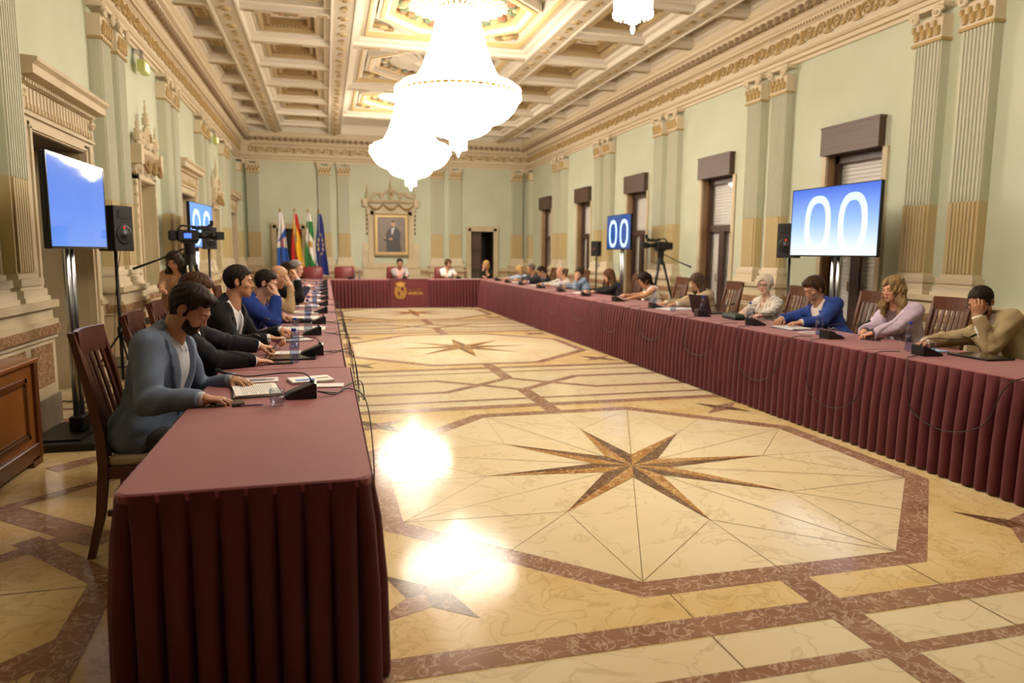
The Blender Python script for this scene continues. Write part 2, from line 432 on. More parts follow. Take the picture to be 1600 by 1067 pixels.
cornice(FL, LEN, (.5, LEN-.2)); cornice(FR, LEN, (.5, LEN-.2)); cornice(FB, WID, (.4, WID-.4)); cornice(FF, WID, (1, 1))

# ceiling ---------------------------------------------------------
def build_ceiling():
    b = MB(); zc = 4.95; zt = 5.24
    b.mat(0).box(ROOM['xl']-.3, ROOM['xr']+.3, YF-.3, ROOM['yb']+.3, zt, zt+.1)
    RX = [(-1.48, -1.15), (.2, .5), (3.62, 3.92), (5.27, 5.6)]
    xa, xb = XL+.4, ROOM['xr']-.4
    # perimeter flats
    b.mat(0).box(XL, xa+.03, YF, ROOM['yb'], zc+.01, zt); b.box(xb-.03, ROOM['xr'], YF, ROOM['yb'], zc+.01, zt)
    b.box(XL, ROOM['xr'], ROOM['yb']-.6, ROOM['yb'], zc+.012, zt); b.box(XL, ROOM['xr'], YF, YF+.5, zc+.012, zt)
    ye = ROOM['yb']-.6
    for (a, c) in RX:
        b.mat(1).box(a, c, YF, ye, zc, zt); b.mat(0).box(a-.035, a, YF, ye, zc-.015, zt); b.box(c, c+.035, YF, ye, zc-.015, zt)
        m = (a+c)/2; y = 3.2
        while y < ye:                      # rosettes and leaf dashes on the ribs
            b.mat(2).cyl(m, y, zc-.022, zc, .075, .085, 10); b.mat(3).cyl(m, y, zc-.036, zc-.02, .03, .045, 8)
            b.mat(3).box(m-.03, m+.03, y+.28, y+.52, zc-.012, zc); b.mat(2).box(m-.05, m+.05, y+.36, y+.44, zc-.016, zc)
            y += P/4
    SY = [1.5635+P/2*k for k in range(-3, 13)]; SY = [y for y in SY if YF+.3 < y < ye]
    bays = [(xa, RX[0][0]), (RX[0][1], RX[1][0]), (RX[2][1], RX[3][0]), (RX[3][1], xb)]
    hw = .085
    for bi, (a, c) in enumerate(bays):
        a2, c2 = a+.035, c-.035
        for y in SY:
            b.mat(0).box(a, c, y-hw, y+hw, zc+.005, zt); b.mat(1).box(a2, c2, y-hw+.03, y+hw-.03, zc-.005, zc+.01)
            m = (a+c)/2; b.mat(3).box(m-.18, m+.18, y-.025, y+.025, zc-.016, zc); b.box(a2+.05, a2+.2, y-.015, y+.015, zc-.014, zc); b.box(c2-.2, c2-.05, y-.015, y+.015, zc-.014, zc)
        for y0, y1 in zip(SY[:-1], SY[1:]):
            p0, p1 = y0+hw, y1-hw
            # stepped coffer: frames rising inward
            def ring(i0, i1, z0, z1, m):
                b.mat(m)
                b.box(a2+i0, c2-i0, p0+i0, p0+i1, z0, z1); b.box(a2+i0, c2-i0, p1-i1, p1-i0, z0, z1)
                b.box(a2+i0, a2+i1, p0+i1, p1-i1, z0, z1); b.box(c2-i1, c2-i0, p0+i1, p1-i1, z0, z1)
            if bi in (1, 2):
                ring(0, .1, zc+.07, zt, 0); ring(.1, .2, zc+.13, zt, 1); ring(.2, .24, zc+.11, zt, 2); ring(.24, .33, zc+.19, zt, 0); ring(.33, .36, zc+.18, zt, 3)
                if y0 > 4:
                    n = 14; yy0 = p0+.24; 
                    for i in range(n):     # tooth ornament on the second step
                        t = (i+.5)/n; xx = a2+.24+(c2-a2-.48)*t; yy = p0+.24+(p1-p0-.48)*t
                        for q in (p0+.28, p1-.28): b.mat(3).box(xx-.018, xx+.018, q-.03, q+.03, zc+.175, zc+.2)
                        for q in (a2+.28, c2-.28): b.box(q-.03, q+.03, yy-.018, yy+.018, zc+.175, zc+.2)
                m = ((a2+c2)/2, (p0+p1)/2)
                b.mat(3)
                for i in range(7):
                    t = i/7*2*PI; b.ball((m[0]+.14*math.cos(t), m[1]+.12*math.sin(t), zt-.02), (.06, .05, .04), 6, 4)
                b.mat(4).ball((m[0], m[1], zt-.03), (.09, .08, .05), 8, 4); b.mat(5).ball((m[0]+.12, m[1], zt-.045), (.05, .04, .03), 6, 4); b.ball((m[0]-.12, m[1]+.03, zt-.045), (.05, .04, .03), 6, 4)
            else:
                ring(0, .06, zc+.07, zt, 0); ring(.06, .12, zc+.13, zt, 1)
                mx, my = (a2+c2)/2, (p0+p1)/2; w = (c2-a2)/2-.16
                b.mat(2).box(mx-w, mx+w, my-.3, my+.3, zc+.18, zt); b.mat(3)
                for i in range(4): b.ball((mx, my-.21+.14*i, zc+.18), (w*.75, .055, .03), 6, 4)
                for sy in (-1, 1): b.ball((mx, my+sy*.46, zt-.01), (.07, .05, .03), 6, 4)
    # central bays
    a, c = RX[1][1]+.035, RX[2][0]-.035
    CY = [9.565+P*k for k in range(-3, 5)]
    CY = [y for y in CY if YF < y < ye]
    for y in CY:
        b.mat(0).box(a, c, y-.14, y+.14, zc, zt); b.mat(1).box(a, c, y-.09, y+.09, zc-.012, zc); b.mat(3)
        for q in (-1.2, -.6, 0, .6, 1.2): b.box(XC+q-.14, XC+q+.14, y-.03, y+.03, zc-.024, zc)
    for k, (y0, y1) in enumerate(zip(CY[:-1], CY[1:])):
        p0, p1 = y0+.14, y1-.14; m = (XC, (y0+y1)/2)
        lit = any(abs(m[1]-q) < 1.2 for q in (4.65, 11.2, 17.6))
        def ring(i0, i1, z0, z1, mm):
            b.mat(mm)
            b.box(a+i0, c-i0, p0+i0, p0+i1, z0, z1); b.box(a+i0, c-i0, p1-i1, p1-i0, z0, z1)
            b.box(a+i0, a+i1, p0+i1, p1-i1, z0, z1); b.box(c-i1, c-i0, p0+i1, p1-i1, z0, z1)
        ring(0, .1, zc+.05, zt, 0); ring(.1, .19, zc+.11, zt, 1); ring(.19, .23, zc+.09, zt, 6); ring(.23, .3, zc+.16, zt, 0)
        def octr(r0, r1, z0, z1, mm, sx=1.0, sy=1.0, n=8):
            b.mat(mm); ph = PI/8 if n == 8 else 0
            for i in range(n):
                t0, t1 = ph+2*PI*i/n, ph+2*PI*(i+1)/n
                pts = [(m[0]+r0*math.cos(t0)*sx, m[1]+r0*math.sin(t0)*sy), (m[0]+r1*math.cos(t0)*sx, m[1]+r1*math.sin(t0)*sy), (m[0]+r1*math.cos(t1)*sx, m[1]+r1*math.sin(t1)*sy), (m[0]+r0*math.cos(t1)*sx, m[1]+r0*math.sin(t1)*sy)]
                b.prism(pts, z0, z1)
        octr(1.12, 1.3, zc+.14, zt, 0, 1, .98); octr(1.17, 1.24, zc+.12, zc+.15, 6, 1, .98); octr(1.0, 1.12, zc+.2, zt, 6, 1, .98)
        if y0 > 2:
            for i in range(64):            # bead row
                t = 2*PI*i/64; b.mat(0).ball((m[0]+1.06*math.cos(t), m[1]+1.04*math.sin(t), zc+.2), .022, 5, 3)
            for i in range(40):            # painted garland of leaves, fruit
                t = 2*PI*i/40; b.mat((4, 3, 5, 4, 6)[i % 5]).ball((m[0]+(.86+.05*math.sin(i*2.3))*math.cos(t), m[1]+(.86+.05*math.cos(i*3.1))*math.sin(t), zt-.03), (.085, .075, .06), 6, 4)
            for i in range(28):            # radiating shell flutes
                t = 2*PI*i/28; b.mat(0)
                d = Vector((math.cos(t), math.sin(t), 0)); q = Vector((-d.y, d.x, 0)); cc = Vector((m[0], m[1], zt))
                b.tube([cc+d*.25+Vector((0, 0, -.06)), cc+d*.5+Vector((0, 0, -.05)), cc+d*.74], [.018, .04, .055], 6)
            b.mat(6).lathe([(.3, 0), (.28, -.06), (.16, -.08), (.1, -.14), (.02, -.15)], m[0], m[1], zt, 16)
            for sx in (-1, 1):
                for sy in (-1, 1):         # corner scrolls
                    for q in range(3):
                        b.mat(6 if q % 2 else 3).ball((m[0]+sx*(1.17-.11*q), m[1]+sy*(1.0+.09*q), zc+.2), (.1, .07, .05), 6, 4)
    o = b.build('ceiling', [CREAM2, mat('grey_plaster', 'c2b8a4', .7), mat('ornament_tan', 'bda980', .6), GOLDD, mat('leaf_green', '6f8060', .6), mat('fruit_red', 'a06a50', .6), mat('warm_gilt', 'd2b983', .5)])
    tag(o, kind='structure')
build_ceiling()

# openings on the left wall ---------------------------------------
def door_case(i, y):
    u = y-YF; F = lambda a, d, z: FL(u+(a-u)*1.108, d*.68 if d > 0 else d, z if z < 2.4 else 2.5+(z-2.42)*.73)
    root = empty('door_%d' % i, (0, 0, 0), kind='structure')
    b = MB(); b.mat(0)
    for s in (-1, 1):
        fbox(b, F, u+s*.75-.1, u+s*.75+.1, 0, .06, 0, 2.52); fbox(b, F, u+s*.8-.05, u+s*.8+.05, .06, .09, 0, 2.52)
        fbox(b, F, u+s*.67-.02, u+s*.67+.02, .06, .085, 0, 2.46)
    fbox(b, F, u-.85, u+.85, 0, .06, 2.42, 2.58); fbox(b, F, u-.7, u+.7, .06, .085, 2.44, 2.48)
    fbox(b, F, u-.92, u+.92, 0, .1, 2.58, 2.62)
    fbox(b, F, u-.85, u+.85, 0, .06, 2.62, 2.92)
    for k in range(22):
        uu = u-.8+1.6*(k+.5)/22; b.mat(0); fbox(b, F, uu-.022, uu+.022, .06, .085, 2.65, 2.9); b.mat(1); fbox(b, F, uu-.018, uu+.018, .085, .09, 2.65, 2.72)
    b.mat(0)
    for s in (-1, 1):                       # scroll consoles
        fspiral(b, F, u+s*.82, .1, 2.82, .06, 1.3, .03, s); fleaf(b, F, u+s*.82, .07, 2.68, .05, .05, .12)
    k = 0
    for k in range(34):
        uu = u-.84+1.68*(k+.5)/34; fbox(b, F, uu-.015, uu+.015, .1, .15, 2.93, 2.97)
    fprof(b, F, u-.9, u+.9, [(0, 2.92), (.1, 2.92), (.14, 2.98), (.28, 3.0), (.28, 3.1), (.33, 3.14), (.34, 3.18), (0, 3.2)][::-1])
    b.build('door_surround', [STONE, GOLDP], root)
    r = MB(); r.mat(0)
    D = 1.1
    fbox(r, F, u-.68, u-.645, -D, -.002, .001, 2.43); fbox(r, F, u+.645, u+.68, -D, -.002, .001, 2.43); r.mat(1); fbox(r, F, u-.64, u+.64, -D, -.004, 2.41, 2.45)
    r.build('reveal', [STONE, DWOOD], root)
    d = MB()
    for s in (-1, 1):
        d.mat(0); fbox(d, F, u+(0 if s > 0 else -.65), u+(.65 if s > 0 else 0), -D-.05, -D, 0, 2.45)
        for z0, z1 in ((.2, .9), (1.05, 1.7), (1.85, 2.3)):
            for dd, mm in ((0, 1), (.05, 0)): d.mat(mm); fbox(d, F, u+s*.325-.24+dd, u+s*.325+.24-dd, -D, -D+.015+.01*mm, z0+dd, z1-dd)
    dl = d.build('door_leaf', [DWOOD, mat('dark_wood2', '24140e', .4)], root)
    h = MB(); h.tube([F(u+.06, -D+.03, 1.05), F(u+.06, -D+.08, 1.05), F(u+.18, -D+.08, 1.05)], .012); h.build('door_handle', STEEL, dl)
for i, y in enumerate(DOORS_L): door_case(i+1, y)

def carved_crown(b, F, u, zb, w, d0=.05):
    """shelf, urn finials, scroll pediment and hanging garlands"""
    b.mat(0)
    fprof(b, F, u-w*.62, u+w*.62, [(0, zb), (d0, zb), (d0+.08, zb+.07), (d0+.1, zb+.12), (0, zb+.13)][::-1])
    for s in (-1, 1):
        fbox(b, F, u+s*w*.55-.07, u+s*w*.55+.07, 0, d0+.12, zb-.1, zb+.14)
        fspiral(b, F, u+s*w*.55, d0+.1, zb-.08, .055, 1.3, .02, s)
    def urn(uu, z, h):
        for k, (r, q0, q1) in enumerate(((.04, 0, .12), (.022, .12, .2), (.052, .2, .42), (.03, .42, .5), (.04, .5, .56), (.018, .56, .8), (.01, .8, 1))):
            n = 8; b.rings([[F(uu+r*math.cos(2*PI*i/n), .1+r*math.sin(2*PI*i/n), z+q*h) for i in range(n)] for q in (q0, q1)])
    for s in (-1, 1): urn(u+s*w*.5, zb+.13, .4)
    urn(u, zb+.4, .42)
    for s in (-1, 1):
        b.tube([F(u+s*w*.45, .09, zb+.16), F(u+s*w*.33, .1, zb+.32), F(u+s*w*.18, .1, zb+.3), F(u+s*w*.05, .1, zb+.42)], [.03, .05, .045, .04], 6)
        fspiral(b, F, u+s*w*.36, .1, zb+.24, .07, 1.4, .022, s)
        fleaf(b, F, u+s*w*.2, .09, zb+.24, .07, .04, .1)
    fleaf(b, F, u, .1, zb+.28, .09, .06, .17); b.mat(1); fleaf(b, F, u, .14, zb+.3, .05, .04, .08); b.mat(0)
    for j in range(3):                     # garlands
        a0 = u-w*.5+w*j/3; b.mat(1)
        pts = [F(a0+w/3*t/8, d0+.1+.03*math.sin(PI*t/8), zb-.02-.16*math.sin(PI*t/8)) for t in range(9)]
        b.tube(pts, [.015+.02*math.sin(PI*t/8) for t in range(9)], 6)
    for s in (-1, 1):                      # drops beside the frame
        for k in range(6): fleaf(b, F, u+s*(w*.5+.03), .05, zb-.22-.14*k, .035-.002*k, .03, .06)
GILT = mat('carved_tan', 'b59b6c', .6)
GILTD = mat('carved_brown', '94794c', .6)
for i, y in enumerate(NICHES):
    u = y-YF; b = MB(); b.mat(0); F = FL
    for s in (-1, 1): fbox(b, F, u+s*.5-.08, u+s*.5+.08, 0, .07, .82, 2.5); fbox(b, F, u+s*.44-.02, u+s*.44+.02, .07, .09, .82, 2.44)
    fbox(b, F, u-.58, u+.58, 0, .07, 2.42, 2.66); fbox(b, F, u-.46, u+.46, .07, .09, 2.43, 2.47)
    carved_crown(b, F, u, 2.72, 1.05)
    o = b.build(trim_name(), [STONE, GILTD]); tag(o, kind='structure')
    p = MB(); fbox(p, F, u-.42, u+.42, -.27, -.24, .82, 2.42); p.mat(1); fbox(p, F, u-.417, u+.417, -.24, -.002, 2.40, 2.425); fbox(p, F, u-.43, u-.415, -.24, -.002, .82, 2.42); fbox(p, F, u+.415, u+.43, -.24, -.002, .82, 2.42); fbox(p, F, u-.45, u+.45, -.24, .05, .79, .82)
    p.build('panel', [GREEN, STONE], o)

# windows on the right wall ---------------------------------------
BWOOD = mat('window_brown', '3a2620', .4, noise=('4a322a', 8, 3, .3, .7), stretch=(1, .2, 1))
BOXW = mat('roller_box_brown', '4c372f', .45, noise=('5a433a', 6, 3, .3, .7), stretch=(1, .2, 4))
REV = mat('reveal_marble', 'ab8b68', .35, noise=('96754f', 3, 4, .4, .7))
def thin_glass(name, tint='ffffff', rough=.02):
    m = bpy.data.materials.new(name); m.use_nodes = True; nt = m.node_tree; nt.nodes.clear()
    o = nt.nodes.new('ShaderNodeOutputMaterial'); t = nt.nodes.new('ShaderNodeBsdfTransparent'); g = nt.nodes.new('ShaderNodeBsdfGlossy'); x = nt.nodes.new('ShaderNodeMixShader'); lw = nt.nodes.new('ShaderNodeLayerWeight'); lw.inputs[0].default_value = .5; pw = nt.nodes.new('ShaderNodeMath'); pw.operation = 'POWER'; pw.inputs[1].default_value = 4; f = nt.nodes.new('ShaderNodeMath'); f.operation = 'MULTIPLY_ADD'; f.inputs[1].default_value = .9; f.inputs[2].default_value = .05; nt.links.new(lw.outputs['Facing'], pw.inputs[0]); nt.links.new(pw.outputs[0], f.inputs[0]); g.inputs['Roughness'].default_value = rough; t.inputs[0].default_value = lin(tint)
    nt.links.new(f.outputs[0], x.inputs[0]); nt.links.new(t.outputs[0], x.inputs[1]); nt.links.new(g.outputs[0], x.inputs[2]); nt.links.new(x.outputs[0], o.inputs[0]); MATS[name] = m
    return m
GLASS = thin_glass('window_glass')
BLIND = mat('blind_white', 'ececea', .7)
def window(i, y):
    u = y-YF; F = FR; root = empty('window_%d' % i, kind='structure')
    b = MB(); 
    b.mat(0); fbox(b, F, u-.58, u-.5, -.0, .03, .1, 2.8); fbox(b, F, u+.5, u+.58, -.0, .03, .1, 2.8)
    b.mat(1); fbox(b, F, u-.505, u-.495, -.38, -.002, .055, 2.94); fbox(b, F, u+.495, u+.505, -.38, -.002, .055, 2.94); fbox(b, F, u-.49, u+.49, -.38, -.002, .0, .06)
    b.build('window_surround', [STONE, REV], root)
    x = MB(); fbox(x, F, u-.485, u+.485, -.2, .0, 2.8, 2.94); fbox(x, F, u-.5, u+.54, .002, .1, 2.8, 3.16); fbox(x, F, u-.51, u+.55, -.0, .105, 3.14, 3.17); x.build('roller_box', BOXW, root)
    f = MB(); d0, d1 = -.16, -.115
    for s in (-1, 1): fbox(f, F, u+s*.46-.04, u+s*.46+.04, d0, d1, .05, 2.8)
    fbox(f, F, u-.5, u+.5, d0, d1, 2.7, 2.8); fbox(f, F, u-.5, u+.5, d0, d1+.01, 1.88, 1.99); fbox(f, F, u-.5, u+.5, d0, d1, .05, .17)
    fbox(f, F, u-.035, u+.035, d0, d1+.005, .1, 1.9)
    for s in (-1, 1):
        for q in (.06, .42): fbox(f, F, u+s*q-.022, u+s*q+.022, d0+.01, d1+.004, .15, 1.9)
        fbox(f, F, u+s*.24-.19, u+s*.24+.19, d0+.01, d1+.004, .15, .6)
    wf = f.build('window_frame', BWOOD, root)
    g = MB(); [g.add([F(a, -.135, z0), F(c, -.135, z0), F(c, -.135, z1), F(a, -.135, z1)], [(0, 1, 2, 3)]) for a, c, z0, z1 in ((u-.42, u+.42, 1.98, 2.71), (u-.4, u-.08, .6, 1.89), (u+.08, u+.4, .6, 1.89))]
    g.build('window_glass', GLASS, root)
    s_ = MB(); n = 42
    for k in range(n):
        z = .6+2.2*k/n; fprof(s_, F, u-.48, u+.48, [(-.215, z), (-.205, z+.006), (-.205, z+.044), (-.215, z+.05)][::-1])
    fbox(s_, F, u-.497, u+.497, -.26, -.23, .06, 2.94)
    s_.build('blind', BLIND, root)
    h = MB(); h.tube([F(u+.04, d1+.02, 1.0), F(u+.04, d1+.06, 1.02), F(u+.04, d1+.06, 1.14)], .01); h.build('handle', mat('brass', 'b08a3c', .3, 1), wf)
for i, y in enumerate(WINS): window(i+1, y)

# back wall doors --------------------------------------------------
for i, (u0, u1, z0, z1) in enumerate(BD):
    root = empty('door_%d' % (i+5), kind='structure'); b = MB(); F = FB
    for u, s in ((u0, -1), (u1, 1)):
        fbox(b, F, min(u, u+s*.14), max(u, u+s*.14), 0, .07, 0, z1+.14); fbox(b, F, min(u+s*.1, u+s*.14), max(u+s*.1, u+s*.14), .07, .1, 0, z1+.1)
    fbox(b, F, u0-.14, u1+.14, 0, .07, z1, z1+.14); fbox(b, F, u0-.16, u1+.16, .0, .1, z1+.1, z1+.16)
    b.build('door_surround', STONE, root)
    d = MB(); m = (u0+u1)/2
    d.mat(0); fbox(d, F, u0, u1, -1.25, -1.2, 0, z1); fbox(d, F, u0-.02, u0+.004, -1.2, -.003, 0, z1); fbox(d, F, u1-.004, u1+.02, -1.2, -.003, 0, z1); fbox(d, F, u0, u1, -1.2, -.003, z1-.004, z1+.02)
    d.build('door_recess', [mat('recess_brown', '3b2616' if i else '20130d', .5)], root)
    l = MB()
    if i:
        fbox(l, F, u0, m+.0, -.16, -.1, 0, z1); 
        for q0, q1 in ((.2, .8), (.95, 1.45), (1.6, 2.02)): l.mat(1); fbox(l, F, u0+.06, m-.05, -.1, -.085, q0, q1)
        l.build('door_leaf', [mat('door_greybrown', '4a3b38', .35), mat('door_greybrown2', '5a4a46', .3)], root)
    else:
        fbox(l, F, u0, u1, -.3, -.25, 0, z1); 
        for q in (u0+.06, m+.04):
            for q0, q1 in ((.2, .9), (1.05, 1.95)): l.mat(1); fbox(l, F, q, q+(u1-u0)/2-.1, -.25, -.235, q0, q1)
        l.build('door_leaf', [DWOOD, MATS['dark_wood2']], root)

# portrait with its carved surround --------------------------------
def portrait():
    F = FB; u = 2.06-.02-XL
    b = MB(); b.mat(0)
    for s in (-1, 1):
        fbox(b, F, u+s*.62-.09, u+s*.62+.09, 0, .08, 1.1, 2.75); fbox(b, F, u+s*.68-.03, u+s*.68+.03, .08, .1, 1.1, 2.75)
        fprof(b, F, u+s*.78-.12, u+s*.78+.12, [(0, 1.0), (.06, 1.0), (.06, 1.5), (.02, 1.75), (0, 1.75)][::-1])
    fbox(b, F, u-.75, u+.75, 0, .08, 2.62, 2.95); fbox(b, F, u-.9, u+.9, 0, .14, .97, 1.12); fbox(b, F, u-.9, u+.9, 0, .1, 0, .97)
    carved_crown(b, F, u, 2.98, 1.45)
    o = b.build(trim_name(), [STONE, GILTD]); tag(o, kind='structure')
    root = empty('framed_portrait', F(u, .1, 1.35), 0, 'gilt-framed oil portrait of a man in a dark suit with folded arms', 'painting')
    f = MB(); w, h = .55, 1.32; G = MATS['warm_gilt']
    def R(i, j, d0, d1):
        f.box(-w+i, w-i, -d1, -d0, i, j); f.box(-w+i, w-i, -d1, -d0, h-j, h-i); f.box(-w+i, -w+j, -d1, -d0, j, h-j); f.box(w-j, w-i, -d1, -d0, j, h-j)
    f.mat(1); R(0, .05, 0, .05); f.mat(0); R(.05, .11, 0, .035); f.mat(1); R(.11, .125, 0, .03)
    f.build('frame', [mat('bright_gilt', 'cdb27a', .4, .2), GOLDD], root)
    c = MB(); c.mat(0).box(-w+.12, w-.12, -.01, 0, .12, h-.12)
    def blob(pts, m, y): c.mat(m); c.add([(x, y, z) for x, z in pts], [tuple(range(len(pts)))])
    el = lambda cx, cz, rx, rz, n=16: [(cx+rx*math.cos(2*PI*i/n), cz+rz*math.sin(2*PI*i/n)) for i in range(n)]
    blob([(-.17, .13), (.3, .13), (.27, .5), (.3, .72), (.2, .86), (.08, .92), (-.02, .9), (-.14, .78), (-.2, .55), (-.16, .5)], 1, -.0105)
    blob([(.0, .86), (.11, .9), (.03, .66), (-.0, .7)], 2, -.011)
    blob([(-.26, .52), (-.2, .46), (.06, .5), (.22, .52), (.24, .6), (.0, .56), (-.2, .6)], 3, -.0115)
    blob(el(.06, 1.0, .065, .09), 4, -.011); blob(el(.058, 1.075, .06, .03), 5, -.0113); blob(el(-.02, .53, .06, .03), 4, -.012); blob(el(-.2, .56, .03, .03), 4, -.012)
    for sx in (-.022, .022): blob(el(.06+sx, 1.005, .01, .006, 8), 5, -.0122)
    blob(el(.06, .955, .02, .005, 8), 6, -.0122)
    c.build('canvas', [mat('paint_bg', '776a63', .4, noise=('877a70', 3, 4, .3, .7)), mat('paint_suit', '433e42', .4), mat('paint_shirt', 'c9cad0', .4), mat('paint_sleeve', '3a363c', .4), mat('paint_skin', 'c99a78', .4), mat('paint_hair', '4b3728', .4), mat('paint_lip', '9a5a4a', .4)], root)
portrait()

# exit signs -------------------------------------------------------
for k, y in enumerate((11.0, 17.6)):
    z = 3.88
    r = empty('exit_sign', (XL+.12, y, z), 0, ['green emergency exit light on the left wall above the first carved niche', 'green emergency exit light on the left wall beyond the second pilaster pair'][k], 'exit sign', 'emergency exit lights')
    h = MB().box(-.05, .05, -.14, .14, 0, .16, .01); h.build('housing', mat('sign_green', 'b5bb6a', .5, emit=.03), r)
    MB().box(.05, .056, -.1, .1, .03, .13).build('lens', mat('sign_lens', 'f3e6b8', .4, emit=.3), r)
    w = MB(); w.box(-.03, -.01, -.065, .065, .15, .3); w.box(-.12, -.0, -.08, .08, .29, .3); w.build('bracket', STEEL, r)
# ------------------------------------------------------------------ chandeliers (the lamps of the room)
CH_Z = 2.97
def build_chandelier():
    root = empty('crystal_chandelier', label='x', cat='chandelier')
    E1 = mat('crystal_lit', 'fff1df', .3, emit=CH_EMIT)
    E2 = mat('crystal_rim', 'ffefd6', .2, emit=CH_EMIT*.24)
    br = mat('brass', 'b08a3c', .3, 1)
    md = lambda a, k: 1+.035*abs(math.sin(a*18))
    b = MB(); b.lathe([(.24, .31), (.34, .335), (.43, .38), (.5, .45), (.53, .52), (.6, .53), (.7, .57), (.79, .64), (.86, .73), (.91, .82), (.95, .9)], n=108, mod=md, cap=True); b.build('basket', E1, root, True)
    b = MB(); b.lathe([(.93, .96), (.87, 1.08), (.66, 1.16), (.58, 1.27), (.51, 1.42), (.44, 1.62), (.385, 1.81), (.345, 2.0), (.325, 2.1), (.32, 2.2)], n=108, mod=md); b.build('strand_canopy', mat('crystal_canopy', 'fff1df', .3, emit=CH_EMIT*.24), root, True)
    b = MB(); b.lathe([(.118, .13), (.126, .16), (.126, .27)], n=72, mod=lambda a, k: 1+.06*abs(math.sin(a*12))); b.lathe([(.15, .27), (.2, .29), (.25, .34)], n=72, mod=md); b.build('drum', E1, root, True)
    b = MB(); b.lathe([(.006, 0), (.018, .03), (.01, .06), (.03, .065), (.046, .08), (.046, .115), (.03, .13)], n=16); b.build('finial', E1, root, True)
    b = MB()
    for r_, z in ((.955, .93), (.33, 2.2)): b = MB(); b.tube([(r_*math.cos(2*PI*i/64), r_*math.sin(2*PI*i/64), z) for i in range(65)], .022, 6, cap=False); b.build('ring', br, root, True)
    b = MB()
    for i in range(60):
        t = 2*PI*i/60; x, y = math.cos(t), math.sin(t)
        b.ball((x*.975, y*.975, .9), (.016, .016, .045), 5, 4); b.ball((x*.965, y*.965, 1.0), (.02, .02, .03), 5, 4)
    for i in range(24):
        t = 2*PI*i/24; b.ball((.13*math.cos(t), .13*math.sin(t), .125), (.01, .01, .022), 5, 4)
    for i in range(30):
        t = 2*PI*i/30; b.ball((.335*math.cos(t), .335*math.sin(t), 2.16), (.02, .02, .045), 5, 4)
    b.build('crystal_drops', E2, root, True)['kind'] = 'stuff'
    b = MB(); b.cyl(0, 0, 2.2, 2.4, .03, n=10); b.build('stem', br, root, True)
    return root
CH_EMIT = 6.5
ch = build_chandelier()
for k, (y, lab) in enumerate(((11.2, 'large brightly lit crystal chandelier with wide rim, middle one of the three'), (17.6, 'brightly lit crystal chandelier hanging farther back, before the portrait'), (4.65, 'crystal chandelier whose lower drum and finial hang at the top edge'))):
    c_ = place(ch, k > 0, (XC+.0, y, CH_Z), 0, lab, 'crystal chandeliers along the ceiling')
    if k == 2:      # the nearest lamp is dimmed
        for o_ in c_.children:
            o_.data = o_.data.copy()
            for i_, m_ in enumerate(o_.data.materials):
                if m_.name.startswith('crystal'): o_.data.materials[i_] = mat(m_.name.split('.')[0]+'_dim', 'fff1df', .3, emit=CH_EMIT*.5)
sc = bpy.context.scene
w = bpy.data.worlds.new('world'); sc.world = w; w.use_nodes = True
w.node_tree.nodes['Background'].inputs[0].default_value = (.02, .025, .04, 1); w.node_tree.nodes['Background'].inputs[1].default_value = .3
sc.view_settings.view_transform = 'Standard'; sc.view_settings.look = 'None'; sc.view_settings.gamma = 1; sc.view_settings.exposure = 2.05; sc.view_settings.use_curve_mapping = False
sc.cycles.max_bounces = 7; sc.cycles.diffuse_bounces = 4; sc.cycles.glossy_bounces = 3; sc.cycles.transmission_bounces = 6; sc.cycles.transparent_max_bounces = 8
sc.cycles.caustics_reflective = False; sc.cycles.caustics_refractive = False; sc.cycles.sample_clamp_indirect = 4
sc.cycles.use_denoising = True
sc.cycles.blur_glossy = .5
# ------------------------------------------------------------------ tables under maroon cloths
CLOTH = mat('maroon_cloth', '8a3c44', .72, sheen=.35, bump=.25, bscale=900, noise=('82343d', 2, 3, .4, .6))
SKIRT = mat('maroon_skirt_shaded', '5c2029', .9, sheen=.05, noise=('551c25', 5, 3, .4, .6), bump=.2, bscale=700)  # same cloth as the tops; shade on the hanging sides put into the colour
TH = .75
def pleat_skirt(b, pts, closed=False, spacing=.095, amp=.036, z1=TH-.005, z0=.012, phase=0):
    """box-ish pleats along a polyline (outward = right of travel)"""
    P_ = [Vector(p) for p in pts]; top = []; bot = []; s = 0
    rng = random.Random(int(phase*100)+len(pts))
    for a, c in zip(P_[:-1], P_[1:]):
        d = (c-a); Ld = d.length; d.normalize(); n = Vector((d.y, -d.x)); n_ = max(1, round(Ld/spacing)); sp = Ld/n_
        for k in range(n_):
            j = rng.uniform(-.12, .12)
            for (t, o, oo) in ((0, 0, -.9), (.1, .25, .5), (.22, .35, 1.1), (.5+j, .3, 1.25+j), (.78, .3, 1.0), (.9, .1, .1), (.96, 0, -.9)):
                q = a+d*(sp*(k+t)); top.append(q+n*amp*.35*o); bot.append(q+n*(amp*oo*1.0+.012))
        s += Ld
    top.append(P_[-1]); bot.append(P_[-1])
    rs = []
    for f, z in ((0, z1), (.12, z1-.03), (.55, z1-.16), (.9, .35), (1.0, z0)):
        rs.append([((t.x*(1-f)+b_.x*f), (t.y*(1-f)+b_.y*f), z) for t, b_ in zip(top, bot)])
    # rings() wants closed loops: build open strip
    n = len(top); vs = [v for r in rs for v in r]; fs = []
    for k in range(len(rs)-1):
        for i in range(n-1): fs.append((k*n+i, (k+1)*n+i, (k+1)*n+i+1, k*n+i+1))
    b.add(vs, fs)
